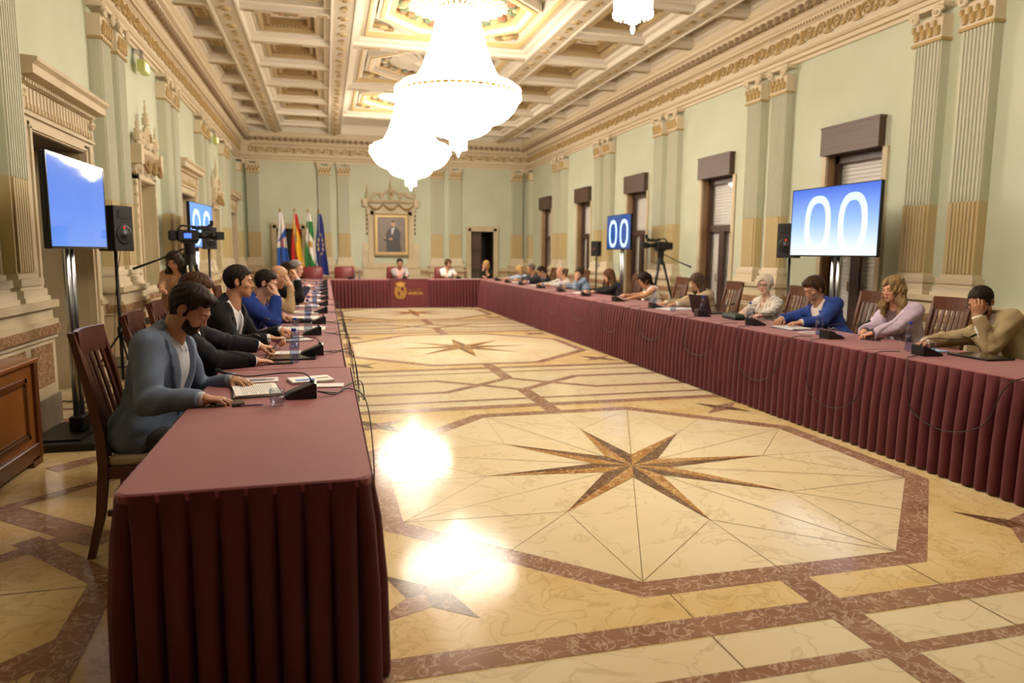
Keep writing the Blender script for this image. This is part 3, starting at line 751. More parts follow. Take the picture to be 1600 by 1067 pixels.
def rounded(x0, x1, y0, y1, r, n=4, corners=(1, 1, 1, 1)):
    pts = []
    for (cx, cy, a0, on) in ((x0+r, y0+r, PI, corners[0]), (x1-r, y0+r, 1.5*PI, corners[1]), (x1-r, y1-r, 0, corners[2]), (x0+r, y1-r, .5*PI, corners[3])):
        if on:
            for k in range(n+1): a = a0+PI/2*k/n; pts.append((cx+r*math.cos(a), cy+r*math.sin(a)))
        else:
            pts.append((cx+(r if math.cos(a0+PI/4) > 0 else -r), cy+(r if math.sin(a0+PI/4) > 0 else -r)))
    return pts
def table(x0, x1, y0, y1, sides, label, group, corners=(0, 0, 0, 0), sp=.095):
    r = empty('draped_table', ((x0+x1)/2, (y0+y1)/2, 0), 0, label, 'table', group)
    ox, oy = (x0+x1)/2, (y0+y1)/2
    L = lambda p: (p[0]-ox, p[1]-oy)
    b = MB(); pts = rounded(x0+.002, x1-.002, y0+.002, y1-.002, .06, 4, corners); pts = [L(p) for p in pts]
    inn = [(x*(1-.008/abs((x1-x0)/2)), y*(1-.008/abs((y1-y0)/2))) for x, y in pts]
    b.rings([[(x, y, TH-.03) for x, y in pts], [(x, y, TH-.007) for x, y in pts], [(x, y, TH) for x, y in inn]])
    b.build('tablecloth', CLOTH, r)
    for sd in sides:
        b = MB(); c = .05
        path = {'E': [(x1, y0), (x1, y1)], 'W': [(x0, y1), (x0, y0)], 'S': [(x0, y0), (x1+.004, y0)], 'N': [(x1, y1), (x0, y1)],
                'SE': [(x0+.004, y0+.05), (x0+.05, y0+.004), (x1-.05, y0+.004), (x1-.004, y0+.05), (x1, y1)],
                'WSE': [(x0, y1), (x0+.004, y0+.05), (x0+.05, y0+.004), (x1-.05, y0+.004), (x1-.004, y0+.05), (x1, y1)]}[sd]
        pleat_skirt(b, [L(p) for p in path], spacing=sp, phase=y0+x0)
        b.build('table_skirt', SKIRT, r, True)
    b = MB(); i = 0
    for sx in (-1, 1):
        for sy in (-1, 1):
            b = MB(); b.box(sx*((x1-x0)/2-.07)-.02, sx*((x1-x0)/2-.07)+.02, sy*((y1-y0)/2-.09)-.02, sy*((y1-y0)/2-.09)+.02, 0, TH-.03); b.build('leg', STEEL, r)
    return r
LX0, LX1 = -.65, .135
RX0, RX1 = 4.03, 4.83
ys = [2.28, 4.6, 6.95, 9.3, 11.65, 14.0, 16.35, 18.7]
ordn = ['nearest', 'second', 'third', 'fourth', 'fifth', 'sixth', 'farthest']
HY0 = 18.76
for k in range(7):
    x1 = LX1 if k == 0 else LX1-.03; x0 = LX0 if k == 0 else LX0+.0
    lab = ('maroon-draped table whose bare pleated end faces the camera' if k == 0 else 'maroon-draped table, %s along the left side of the square' % ordn[k])
    table(x0, x1, ys[k], min(ys[k+1], HY0-.03)-.006, ['WSE'] if k == 0 else ['E'], lab, 'draped tables along the left', (1, 1, 0, 0) if k == 0 else (0, 0, 0, 0), .088)
for k in range(7):
    table(RX0, RX1, ys[k], min(ys[k+1], HY0-.03)-.006, ['W', 'S'] if k == 0 else ['W'], 'maroon-draped table, %s along the windows on the right' % ordn[k], 'draped tables along the right', (0, 0, 0, 0), .092)
HY0, HY1 = 18.76, 19.54
for k, (a, c) in enumerate(((LX0, 1.35), (1.35, 2.88), (2.88, RX1))):
    if k == 0: pl = ['S']
    table(a, c-.006, HY0, HY1, ['S'], ['maroon-draped table at the left end of the presiding row', 'maroon-draped table carrying the gold crest panel', 'maroon-draped table at the right end of the presiding row'][k], 'draped tables across the far end', (0, 0, 0, 0), .09)
# crest panel on the head table
r = empty('crest_panel', (0, HY0-.045, 0), 0, 'flat maroon cloth panel with a gold coat of arms and lettering on the far table', 'banner')
px0, px1 = 1.62, 2.62
b = MB(); b.box(px0, px1, -.006, 0, .02, .765, .002); b.box(px0, px1, -.006, .3, .752, .765, .002); b.build('cloth', mat('panel_maroon', '5e2329', .8), r)
GO = mat('crest_gold', 'b08a35', .5)
b = MB(); cx = px0+.27
def slab(pts, y=-.011): b.rings([[(x, -.006, z) for x, z in pts], [(x, y, z) for x, z in pts]])
sh = [(-.1, .14), (.1, .14), (.1, -.02), (.06, -.11), (0, -.16), (-.06, -.11), (-.1, -.02)]
zc_ = .43
for (a0, a1) in zip(sh, sh[1:]+sh[:1]): b.tube([(cx+a0[0], -.01, zc_+a0[1]), (cx+a1[0], -.01, zc_+a1[1])], .012, 5)
b.tube([(cx, -.01, zc_+.13), (cx, -.01, zc_-.14)], .01, 5); b.tube([(cx-.09, -.01, zc_+.02), (cx+.09, -.01, zc_+.02)], .01, 5)
slab([(cx-.07, zc_+.1), (cx-.02, zc_+.1), (cx-.02, zc_+.045), (cx-.07, zc_+.045)]); slab([(cx+.02, zc_-.01), (cx+.07, zc_-.01), (cx+.05, zc_-.08), (cx+.02, zc_-.1)])
slab([(cx-.1, zc_+.16), (cx+.1, zc_+.16), (cx+.13, zc_+.26), (cx+.08, zc_+.22), (cx+.06, zc_+.28), (cx+.03, zc_+.23), (cx, zc_+.3), (cx-.03, zc_+.23), (cx-.06, zc_+.28), (cx-.08, zc_+.22), (cx-.13, zc_+.26)])
for s in (-1, 1): b.tube([(cx+s*.13, -.01, zc_+.12), (cx+s*.14, -.01, zc_-.02), (cx+s*.1, -.01, zc_-.13), (cx+s*.02, -.01, zc_-.19)], [.012, .02, .018, .01], 5)
b.build('coat_of_arms', GO, r)
def text(s, loc, size, m, parent, rx=PI/2, rz=0, ext=.002, name='lettering', bold=0):
    cu = bpy.data.curves.new(name, 'FONT'); cu.body = s; cu.size = size; cu.extrude = ext; cu.offset = bold; cu.resolution_u = 3
    cu.materials.append(m); t_ = bpy.data.objects.new('t', cu); COL.objects.link(t_); bpy.context.view_layer.update(); me = bpy.data.meshes.new_from_object(t_.evaluated_get(bpy.context.evaluated_depsgraph_get())); bpy.data.objects.remove(t_); o = bpy.data.objects.new(name, me); COL.objects.link(o); o.location = loc; o.rotation_euler = (rx, 0, rz); o.parent = parent; return o
text('HUELVA', (px0+.47, -.009, .36), .105, GO, r, bold=.003)
text('DIPUTACIÓN', (px0+.47, -.009, .47), .055, mat('crest_gold_dim', '8a6a34', .6), r)

# ------------------------------------------------------------------ chairs
CHW = mat('chair_wood', '4a2418', .35, noise=('5a2e1e', 5, 3, .3, .7), stretch=(1, 1, .15))
CHWR = mat('chair_wood_red', '55301f', .35, noise=('653c24', 5, 3, .3, .7), stretch=(1, 1, .15))
def stripe_mat():
    m = bpy.data.materials.new('striped_fabric'); m.use_nodes = True; nt = m.node_tree; b = nt.nodes['Principled BSDF']; b.inputs['Roughness'].default_value = .8
    tc = nt.nodes.new('ShaderNodeTexCoord'); wv = nt.nodes.new('ShaderNodeTexWave'); wv.inputs['Scale'].default_value = 11; wv.bands_direction = 'X'
    r = nt.nodes.new('ShaderNodeValToRGB'); r.color_ramp.elements[0].color = lin('b5a68c'); r.color_ramp.elements[1].color = lin('d9cfba'); r.color_ramp.elements[0].position = .3; r.color_ramp.elements[1].position = .5
    nt.links.new(tc.outputs['Object'], wv.inputs[0]); nt.links.new(wv.outputs[0], r.inputs[0]); nt.links.new(r.outputs[0], b.inputs['Base Color']); return m
STRIPE = stripe_mat()
def make_chair(W, label):
    """slat back chair facing +Y"""
    root = empty('dining_chair', label=label, cat='chair')
    def bar(b, a, c, w, d):
        a = Vector(a); c = Vector(c); t = (c-a).normalized(); x = Vector((1, 0, 0)); y = t.cross(x).normalized()
        b.rings([[tuple(p+x*sx*w/2+y*sy*d/2) for sx, sy in ((-1, -1), (1, -1), (1, 1), (-1, 1))] for p in (a, c)])
    for s in (-1, 1):
        b = MB(); x = s*.195
        pts = [(x, -.29, 0, .032), (x, -.235, .22, .04), (x, -.21, .45, .046), (x, -.215, .6, .042), (x, -.255, .85, .036), (x, -.31, 1.1, .028)]
        b.rings([[(px-.017, py-w/2, pz), (px+.017, py-w/2, pz), (px+.017, py+w/2, pz), (px-.017, py+w/2, pz)] for px, py, pz, w in pts]); b.build('back_post', W, root)
        b = MB(); b.rings([[(x-w, .2-w, z), (x+w, .2-w, z), (x+w, .2+w, z), (x-w, .2+w, z)] for z, w in ((0, .014), (.44, .021))]); b.build('leg', W, root)
    b = MB()
    n = 6
    def arc(z, dz, th, yb, w=.375):
        rs = []
        for i in range(n+1):
            x = -w/2+w*i/n; yy = yb-.03*math.cos(PI*(x/w))
            rs.append([(x, yy-th/2, z), (x, yy+th/2, z), (x, yy+th/2-.01, z+dz), (x, yy-th/2-.01, z+dz)])
        b.rings(rs)
    arc(.98, .125, .022, -.285); b.build('top_rail', W, root)
    b = MB(); arc(.5, .04, .02, -.185); b.build('lower_rail', W, root)
    for i in range(6):
        b = MB(); x = -.145+.058*i; o = -.03*math.cos(PI*(x/.375))
        b.rings([[(x-.016, y-.006+o, z), (x+.016, y-.006+o, z), (x+.016, y+.006+o, z), (x-.016, y+.006+o, z)] for y, z in ((-.19, .52), (-.2, .65), (-.24, .82), (-.285, 1.0))]); b.build('slat', W, root)
    b = MB(); b.box(-.205, .205, -.21, .22, .39, .45, .004); b.build('seat_frame', W, root)
    b = MB(); b.box(-.2, .2, -.2, .215, .445, .5, .022); b.build('seat_cushion', STRIPE, root, True)
    b = MB(); b.box(-.19, -.17, -.21, .19, .2, .23); b.box(.17, .19, -.21, .19, .2, .23); b.box(-.18, .18, -.02, 0, .2, .23); b.build('stretcher', W, root)
    return root
chair_dark = make_chair(CHW, 'dark wooden slat-back chair with cream striped seat, under the man in the grey-blue blazer')
chair_dark.location = (-.84, 3.86, 0); chair_dark.rotation_euler = (0, 0, -PI/2-.02)
chair_dark['group'] = 'slat-back chairs'
def plush_chair():
    root = empty('armchair', label='x', cat='chair', group='maroon high-back chairs'); M_ = mat('maroon_leather', '7c2a30', .45, noise=('702228', 4, 3, .4, .6))
    MB().box(-.27, .27, -.3, -.2, .42, 1.06, .05).build('backrest', M_, root, True)
    MB().box(-.26, .26, -.24, .26, .36, .48, .05).build('seat', M_, root, True)
    for s in (-1, 1):
        MB().box(s*.29-.03, s*.29+.03, -.22, .2, .6, .66, .02).build('armrest', M_, root, True)
        MB().box(s*.29-.02, s*.29+.02, -.2, .16, .36, .6, .01).build('arm_panel', CHW, root)
        for y in (-.22, .2): MB().box(s*.25-.02, s*.25+.02, y-.02, y+.02, 0, .37).build('leg', CHW, root)
    return root
pc = plush_chair()
for k, (x, lab) in enumerate(((.5, 'empty maroon high-back chair behind the far table, left of the portrait'), (1.93, 'maroon high-back chair behind the man in the grey jacket'), (3.3, 'maroon high-back chair behind the person in the white shirt at the far table'), (-.35, 'empty maroon high-back chair in the far left corner near the flags'))):
    place(pc, k > 0, (x, 20.05, 0), PI, lab)

# ------------------------------------------------------------------ wooden cabinets on the left
CAB = mat('cabinet_wood', '8a5424', .35, noise=('7a4518', 4, 4, .35, .7), stretch=(1, 1, .2))
CABD = mat('cabinet_edge', '5c3214', .35)
def cabinet(x0, x1, y0, y1, h, label):
    ox, oy = (x0+x1)/2, (y0+y1)/2; w, l = (x1-x0)/2, (y1-y0)/2
    r = empty('wooden_desk', (ox, oy, 0), 0, label, 'desk')
    MB().box(-w+.02, w-.02, -l+.02, l-.02, .05, h-.03).build('body', CAB, r)
    MB().box(-w-.01, w+.01, -l-.01, l+.01, h-.03, h, .006).build('top', CAB, r)
    b = MB()
    for s in (-1, 1):
        for y in (-l+.1, l-.1): b.box(s*(w-.04)-.04, s*(w-.04)+.04, y-.08, y+.08, 0, .06)
    b.box(w-.03, w, -l, l, .04, .15, .006); b.box(-w, -w+.03, -l, l, .04, .15); b.box(-w, w, -l, -l+.03, .04, .15); b.box(-w, w, l-.03, l, .04, .15)
    b.box(w-.03, w+.002, l-.06, l, .04, h-.03, .004); b.box(w-.03, w+.002, -l, -l+.06, .04, h-.03, .004)
    b.build('plinth', CABD, r)
    n = max(1, round(2*l/.9))
    for i in range(n):
        a = -l+.1+(2*l-.2)*i/n; c = a+(2*l-.2)/n-.06; b = MB()
        for (ia, ib, d) in ((0, .03, .01), (.03, .05, .004)):
            b.box(w-.022, w-.02+d, a+ia, c-ia, .2+ia, .2+ib); b.box(w-.022, w-.02+d, a+ia, c-ia, h-.12-ib, h-.12-ia)
            b.box(w-.022, w-.02+d, a+ia, a+ib, .2, h-.12); b.box(w-.022, w-.02+d, c-ib, c-ia, .2, h-.12)
        b.build('panel_moulding', CABD, r)
    return r
cabinet(-2.24+.1, -1.96, 3.4, 5.52, .74, 'long panelled wooden desk at the left edge of the photo')
cabinet(-1.75, -1.4, 6.9, 7.8, .74, 'wooden desk standing behind the nearest seated man')

# ------------------------------------------------------------------ screens
def screen_mat(name, top, mid, bot, strength, h0, h1):
    m = bpy.data.materials.new(name); m.use_nodes = True; nt = m.node_tree; b = nt.nodes['Principled BSDF']
    b.inputs['Base Color'].default_value = (.01, .01, .02, 1); b.inputs['Roughness'].default_value = .05
    tc = nt.nodes.new('ShaderNodeTexCoord'); sp = nt.nodes.new('ShaderNodeSeparateXYZ'); mr = nt.nodes.new('ShaderNodeMapRange'); r = nt.nodes.new('ShaderNodeValToRGB')
    mr.inputs[1].default_value = h0; mr.inputs[2].default_value = h1
    e = r.color_ramp.elements; e[0].color = lin(bot); e[1].color = lin(top); x = e.new(.5); x.color = lin(mid)
    nt.links.new(tc.outputs['Object'], sp.inputs[0]); nt.links.new(sp.outputs[2], mr.inputs[0]); nt.links.new(mr.outputs[0], r.inputs[0]); nt.links.new(r.outputs[0], b.inputs['Emission Color']); b.inputs['Emission Strength'].default_value = strength
    return m
def television(loc, rz, w, h, z0, smat, dmat, digits, label, grp='large screens on floor stands', twin=True):
    """screen faces local -Y"""
    r = empty('television', loc, rz, label, 'television', grp)
    b = MB(); z1 = z0+h
    b.box(-w/2, w/2, .01, .045, z0, z1, .006); b.box(-w/2, w/2, -.004, .01, z0, z0+.018); b.box(-w/2, w/2, -.004, .01, z1-.01, z1)
    b.box(-w/2, -w/2+.01, -.004, .01, z0, z1); b.box(w/2-.01, w/2, -.004, .01, z0, z1); b.box(-w*.3, w*.3, .045, .08, z0+.12, z1-.2, .01)
    b.build('housing', BLACKG, r)
    scr = MB().box(-w/2+.009, w/2-.009, -.001, .011, z0+.017, z1-.009).build('screen', smat, r)
    if digits:
        for k, cx in enumerate((-.165*w, .23*w) if digits == 1 else (-.23*w, .23*w)):
            b = MB(); rx, rz_ = w*.155, h*.42; th = w*.058; cz = z0+h*.46; n = 32
            if digits == 2: rx, rz_, th = w*.17, h*.4, w*.06
            vs = []
            for i in range(n):
                a = 2*PI*i/n; c_, s_ = math.cos(a), math.sin(a)
                sx = math.copysign(abs(c_)**.8, c_); sz = math.copysign(abs(s_)**.8, s_)
                vs += [(cx+rx*sx, -.0035, cz+rz_*sz), (cx+(rx-th)*sx, -.0035, cz+(rz_-th)*sz)]
            b.add(vs, [(2*i, 2*((i+1) % n), 2*((i+1) % n)+1, 2*i+1) for i in range(n)]); b.build('digit', dmat, scr)
    for x in ((-.05, .05) if twin else (0,)):
        b = MB(); b.cyl(x, .1, .03, z0+.4, .024, n=12); b.build('pole', STEEL, r, True)
    MB().box(-.14, .14, .08, .12, z0+.25, z0+.45, .01).build('bracket', BLACK, r); MB().box(-.09, .09, .05, .15, .08, .2, .01).build('pole_clamp', BLACK, r)
    b = MB(); b.box(-.38, .38, -.12, .38, 0, .06, .008); b.box(-.3, .3, .0, .3, .06, .075); b.build('base_plate', mat('base_black', '141416', .5), r)
    return r
SC1 = screen_mat('screen_blue', '5784e4', '5486ec', '6e9cf4', .25, 1.48, 2.1)
SC2 = screen_mat('screen_count', '3560d0', '93b8f4', 'ecf6ff', .31, 1.46, 2.3)
SC3 = screen_mat('screen_dim', '10386c', '103c74', '0c3060', .5, 1.5, 2.3)
DG1 = screen_mat('digit_white', 'b8d4ff', 'd4e8ff', 'e8f6ff', .38, 1.46, 2.3); DG2 = mat('digit_pale', 'a8cdf8', .4, emit=.26)
television((-1.8, 6.1, 0), PI/2-.03, 1.17, .665, 1.49, SC1, DG1, 0, 'big blue screen on a steel twin-pole stand in front of the nearest left doorway')
television((5.8, 7.2, 0), -PI/2, 1.5, .83, 1.465, SC2, DG1, 1, 'largest screen on the window side showing white digits 00 on blue')
television((5.75, 13.4, 0), -PI/2, 1.2, .7, 1.56, SC3, DG2, 2, 'dark blue screen with pale digits 00 farther along the window side')
television((-1.9, 12.3, 0), PI/2-.1, 1.3, .7, 1.52, mat('screen_far', '4a80dc', .2, emit=.26), DG2, 2, 'blue screen behind the video camera on the left side')

def speaker(loc, rz, z, label, k_=1):
    s = empty('speaker_stand', loc, rz, label.replace('loudspeaker', 'tripod stand').replace('standing on', 'under the speaker,'), 'stand', 'loudspeaker stands')
    s['label'] = 'black tripod stand under the ' + label
    MB().cyl(0, 0, .12, z, .018, n=10).build('pole', BLACK, s, True)
    for k in range(3):
        a = 2*PI*k/3+.5; b = MB(); b.tube([(0, 0, .62), (.22*math.cos(a), .22*math.sin(a), .3), (.42*math.cos(a), .42*math.sin(a), .012)], .012, 6); b.tube([(0, 0, .25), (.22*math.cos(a), .22*math.sin(a), .3)], .008, 5); b.build('leg', BLACK, s)
    MB().cyl(0, 0, .58, .68, .03, n=10).build('collar', BLACK, s, True)
    o = empty('loudspeaker', (loc[0], loc[1], z), rz, label, 'speaker', 'loudspeakers on stands')
    o.scale = (k_,)*3
    b = MB(); w, d, h = .125, .12, .46
    b.rings([[(-w, -d, zz), (w, -d, zz), (w*.7, d, zz), (-w*.7, d, zz)] for zz in (0, h)]); b.build('cabinet', mat('speaker_black', '1b1b1f', .6), o)
    b = MB(); M0 = T(0, -d, .17, 0, PI/2); b.M = M0; b.lathe([(.1, 0), (.1, .006), (.085, .006), (.03, -.0), (.025, .006)], n=20); wo = b.build('woofer', BLACK, o, True)
    b = MB(); b.box(-.07, .07, -d-.006, -d+.002, .33, .42, .004); b.build('horn', BLACK, o)
    b = MB(); b.ball((0, -d-.006, .24), (.016, .005, .016), 8, 4); b.build('badge', mat('red_badge', 'c8281e', .4, emit=.26), o)
    return o
speaker((-2.1, 9.15-1.0, 0), PI/2-.5, 1.47, 'black loudspeaker right beside the big blue screen')
speaker((6.1, 8.36, 0), -PI/2+.45, 1.44, 'black loudspeaker with red badge beside the largest screen')
speaker((5.7, 14.45, 0), -PI/2+.5, 1.42, 'small black loudspeaker behind the dark blue screen', .7)
speaker((-1.62, 11.0, 0), PI/2-1.0, 1.5, 'small black loudspeaker beyond the left video camera', .68)

# video cameras on tripods
def video_camera(loc, rz, z, label, k_=1):
    s = empty('camera_tripod', loc, rz, 'black camera tripod under the ' + label, 'tripod', 'camera tripods')
    for k in range(3):
        a = 2*PI*k/3+.9; b = MB(); b.tube([(.05*math.cos(a), .05*math.sin(a), z-.22), (.4*math.cos(a), .4*math.sin(a), .01)], [.022, .014], 6); b.build('leg', BLACK, s)
        b = MB(); b.tube([(.1*math.cos(a), .1*math.sin(a), z-.36), (.23*math.cos(a), .23*math.sin(a), .6)], .012, 6); b.build('leg_sleeve', mat('tripod_grey', '8a8a98', .4, .6), s)
    b = MB(); b.cyl(0, 0, z-.26, z-.14, .07, .05, 14); b.cyl(0, 0, z-.14, z-.02, .055, .06, 14); b.box(-.05, .05, -.08, .08, z-.02, z, .005); b.build('fluid_head', BLACK, s)
    b = MB(); b.tube([(.04, .05, z-.08), (.1, .3, z-.2), (.16, .55, z-.3)], [.01, .01, .016], 6); b.build('pan_handle', BLACK, s)
    o = empty('video_camera', (loc[0], loc[1], z), rz, label, 'video camera', 'broadcast cameras'); o.scale = (k_,)*3
    b = MB(); b.box(-.07, .07, -.13, .17, .0, .17, .02); b.box(-.055, .055, .17, .28, .01, .16, .02); b.build('body', mat('camera_black', '1c1c20', .4), o)
    b = MB(); M0 = T(0, -.13, .09, 0, PI/2); b.M = M0; b.lathe([(.045, 0), (.05, .05), (.042, .06), (.042, .16), (.055, .17), (.06, .26), (.05, .26), (.045, .2)], n=20); ln = b.build('lens', BLACK, o, True)
    b = MB(); b.box(-.065, .065, -.48, -.37, .03, .15, .008); b.build('lens_hood', BLACK, ln)
    b = MB(); b.tube([(0, -.12, .16), (0, -.1, .22), (0, .1, .23), (0, .16, .16)], .014, 6); b.build('carry_handle', BLACK, o)
    b = MB(); b.box(-.13, -.06, -.28, -.1, .17, .23, .01); b.tube([(-.09, -.24, .2), (-.09, -.3, .25), (-.09, -.3, .31)], [.03, .028, .03], 8); b.build('viewfinder', BLACK, o)
    b = MB(); b.tube([(.04, -.05, .2), (.04, -.3, .2)], .016, 8); b.build('microphone', BLACK, o)
    b = MB(); b.box(-.076, -.07, -.02, .08, .05, .12); b.build('display', mat('camera_display', '3a5ac8', .3, emit=.7), o)
    return o
video_camera((5.75, 11.5, 0), -PI/2+.15, 1.55, 'broadcast camera with small blue display on the window side', .85)
video_camera((-1.45, 8.5, 0), PI/2+.35, 1.58, 'broadcast camera beside the seated woman on the left', .75)
# ------------------------------------------------------------------ surface nets on distance fields
def surface_nets(fn, lo, hi, h):
    """mesh of fn(P)=0; coarse pass first, fine evaluation only near the surface"""
    lo = np.array(lo, float); n = np.maximum(np.ceil((np.array(hi)-lo)/h/4).astype(int), 2)
    g = [lo[i]+np.arange(n[i]+1)*4*h for i in range(3)]
    C = np.stack(np.meshgrid(*g, indexing='ij'), -1).reshape(-1, 3); cv = fn(C).reshape(n+1)
    cc = np.minimum.reduce([np.abs(cv[a:n[0]+a, b:n[1]+b, c:n[2]+c]) for a in (0, 1) for b in (0, 1) for c in (0, 1)])
    act = np.argwhere(cc < 4*h*1.6+.012)
    N = n*4+1; V = np.repeat(np.repeat(np.repeat(cv, 4, 0), 4, 1), 4, 2)[:N[0], :N[1], :N[2]].copy()
    need = np.zeros(N, bool)
    r5 = np.arange(5)
    for a in r5:
        for b in r5:
            for c in r5: need[act[:, 0]*4+a, act[:, 1]*4+b, act[:, 2]*4+c] = True
    idx = np.argwhere(need); V[need] = fn(lo+idx*h)
    # cells
    s = V < 0
    cs = [s[a:N[0]-1+a, b:N[1]-1+b, c:N[2]-1+c] for a in (0, 1) for b in (0, 1) for c in (0, 1)]
    cnt = sum(x.astype(np.int8) for x in cs); cell = (cnt > 0) & (cnt < 8)
    # only cells whose corners are all finely evaluated
    ok = np.ones_like(cell)
    for a in (0, 1):
        for b in (0, 1):
            for c in (0, 1): ok &= need[a:N[0]-1+a, b:N[1]-1+b, c:N[2]-1+c]
    cell &= ok
    ci = np.argwhere(cell); vid = -np.ones(cell.shape, int); vid[cell] = np.arange(len(ci))
    acc = np.zeros((len(ci), 3)); ct = np.zeros(len(ci))
    corners = [(a, b, c) for a in (0, 1) for b in (0, 1) for c in (0, 1)]
    cvv = {k: V[ci[:, 0]+k[0], ci[:, 1]+k[1], ci[:, 2]+k[2]] for k in corners}
    for k in corners:
        for ax in range(3):
            if k[ax]: continue
            k2 = list(k); k2[ax] = 1; k2 = tuple(k2)
            a, b = cvv[k], cvv[k2]; m = (a < 0) != (b < 0)
            t = np.where(m, a/np.where(np.abs(a-b) < 1e-12, 1, a-b), 0)
            p = np.tile(np.array(k, float), (len(ci), 1)); p[:, ax] += t
            acc[m] += p[m]; ct[m] += 1
    ct[ct == 0] = 1
    verts = lo+(ci+acc/ct[:, None])*h
    faces = []
    for ax in range(3):
        b_, c_ = (ax+1) % 3, (ax+2) % 3
        sl0 = [slice(None)]*3; sl1 = [slice(None)]*3; sl0[ax] = slice(0, N[ax]-1); sl1[ax] = slice(1, N[ax])
        m = s[tuple(sl0)] != s[tuple(sl1)]
        e = np.argwhere(m); e = e[(e[:, b_] > 0) & (e[:, c_] > 0) & (e[:, b_] < N[b_]-1) & (e[:, c_] < N[c_]-1)]
        if not len(e): continue
        def g_(db, dc):
            q = e.copy(); q[:, b_] -= db; q[:, c_] -= dc; return vid[q[:, 0], q[:, 1], q[:, 2]]
        f = np.stack([g_(1, 1), g_(0, 1), g_(0, 0), g_(1, 0)], 1)
        flip = s[e[:, 0], e[:, 1], e[:, 2]]
        f[~flip] = f[~flip][:, ::-1]
        faces.append(f[(f >= 0).all(1)])
    return verts, (np.concatenate(faces) if faces else np.zeros((0, 4), int))
def np_mesh(name, parts, mats, parent, matfn=None):
    vs = []; fs = []; o = 0
    for v, f in parts:
        if len(v) == 0: continue
        vs.append(v); fs.append(f+o); o += len(v)
    v = np.concatenate(vs); f = np.concatenate(fs)
    me = bpy.data.meshes.new(name); me.vertices.add(len(v)); me.vertices.foreach_set('co', v.astype(np.float32).ravel())
    me.loops.add(len(f)*4); me.loops.foreach_set('vertex_index', f.astype(np.int32).ravel())
    me.polygons.add(len(f)); me.polygons.foreach_set('loop_start', np.arange(0, len(f)*4, 4, dtype=np.int32)); me.polygons.foreach_set('loop_total', np.full(len(f), 4, dtype=np.int32))
    for m in (mats if isinstance(mats, (list, tuple)) else [mats]): me.materials.append(m)
    if matfn is not None: me.polygons.foreach_set('material_index', matfn(v[f].mean(1)).astype(np.int32))
    me.polygons.foreach_set('use_smooth', np.ones(len(f), bool)); me.update(calc_edges=True)
    ob = bpy.data.objects.new(name, me); COL.objects.link(ob); ob.parent = parent; return ob
A = lambda *x: np.array(x, float)
def ell(p, c, r):
    r = A(*r); q = (p-A(*c)); k0 = np.linalg.norm(q/r, axis=1); k1 = np.linalg.norm(q/(r*r), axis=1)
    return k0*(k0-1)/np.maximum(k1, 1e-9)
def cap(p, a, b, ra, rb):
    a = A(*a); b = A(*b); d = b-a; t = np.clip(((p-a)@d)/max(d@d, 1e-12), 0, 1)
    return np.linalg.norm(p-a-t[:, None]*d, axis=1)-(ra+(rb-ra)*t)
def smin(a, b, k):
    h = np.clip(.5+.5*(b-a)/k, 0, 1); return b+(a-b)*h-k*h*(1-h)
def smax(a, b, k): return -smin(-a, -b, k)
def frame(o, R):   # world->local points
    return lambda p: (p-o)@R
def rotm(yaw, pitch, roll=0):
    """columns = local axes (right, forward, up); pitch>0 looks down"""
    cy, sy, cp, sp, cr, sr = math.cos(yaw), math.sin(yaw), math.cos(pitch), math.sin(pitch), math.cos(roll), math.sin(roll)
    f = A(-sy*cp, cy*cp, -sp); r = A(cy, sy, 0); u = np.cross(r, f); r2 = r*cr+u*sr; u2 = -r*sr+u*cr
    return np.stack([r2, f, u2], 1)

# ---- head in its own frame (centre between the ears, +Y the face, +Z up)
def head_sdf(p, fem=0, smile=0):
    w = .95 if fem else 1.0
    d = ell(p, (0, -.014, .034), (.075*w, .094, .084))
    d = smin(d, ell(p, (0, .022, -.028), (.06*w, .066, .084)), .03)
    d = smin(d, ell(p, (0, .03, -.072), (.046*w, .048, .036)), .03)
    d = smin(d, ell(p, (0, .07, -.1), (.02, .017, .016)), .025)
    ax = np.abs(p[:, 0]); q = p.copy(); q[:, 0] = ax
    d = smin(d, ell(q, (.042*w, .056, -.026), (.02, .022, .02)), .02)
    d = smin(d, cap(q, (.042, .074, .024), (.01, .088, .02), .009 if not fem else .006, .008), .016)
    d = smax(d, -ell(q, (.032, .096, .002), (.019, .014, .012)), .012)
    d = smin(d, cap(p, (0, .083, .012), (0, .102, -.03), .007, .0095), .012)
    d = smin(d, ell(q, (.0105, .093, -.034), (.0075, .0105, .0065)), .006)
    d = smin(d, ell(p, (0, .0855, -.0635), (.022, .0115, .005)), .006)
    d = smin(d, ell(p, (0, .0845, -.0745), (.019, .0115, .0062)), .006)
    d = smax(d, -ell(p, (0, .1, -.069), (.022, .012, .0014)), .003)
    # ears
    e = q-A(.079*w, -.012, -.004); cth, sth = math.cos(.35), math.sin(.35)
    e2 = np.stack([e[:, 0]*cth+e[:, 1]*sth, -e[:, 0]*sth+e[:, 1]*cth, e[:, 2]], 1)
    ear = ell(e2, (0, 0, 0), (.0085, .019, .032)); ear = smax(ear, -ell(e2, (.008, .004, .002), (.007, .011, .019)), .004)
    d = smin(d, ear, .008)
    # lids
    lid = ell(q, (.032, .079, .002), (.0155, .0125, .0125))
    return d, lid, q
def head_fn(p, fem, lidclose):
    d, lid, q = head_sdf(p, fem)
    cut = (q[:, 2]-.002)-(.004-.011*lidclose)            # lids cover above this line
    low = -(q[:, 2]-.002)-.0065
    lids = np.minimum(smax(lid-.001, -cut, .002), smax(lid-.001, -low, .002))
    return smin(d, lids, .004)
def cran(p, infl): return smin(ell(p, (0, -.014, .034), (.075+infl, .094+infl, .084+infl)), ell(p, (0, .0, -.02), (.062+infl, .07+infl, .075+infl)), .03)
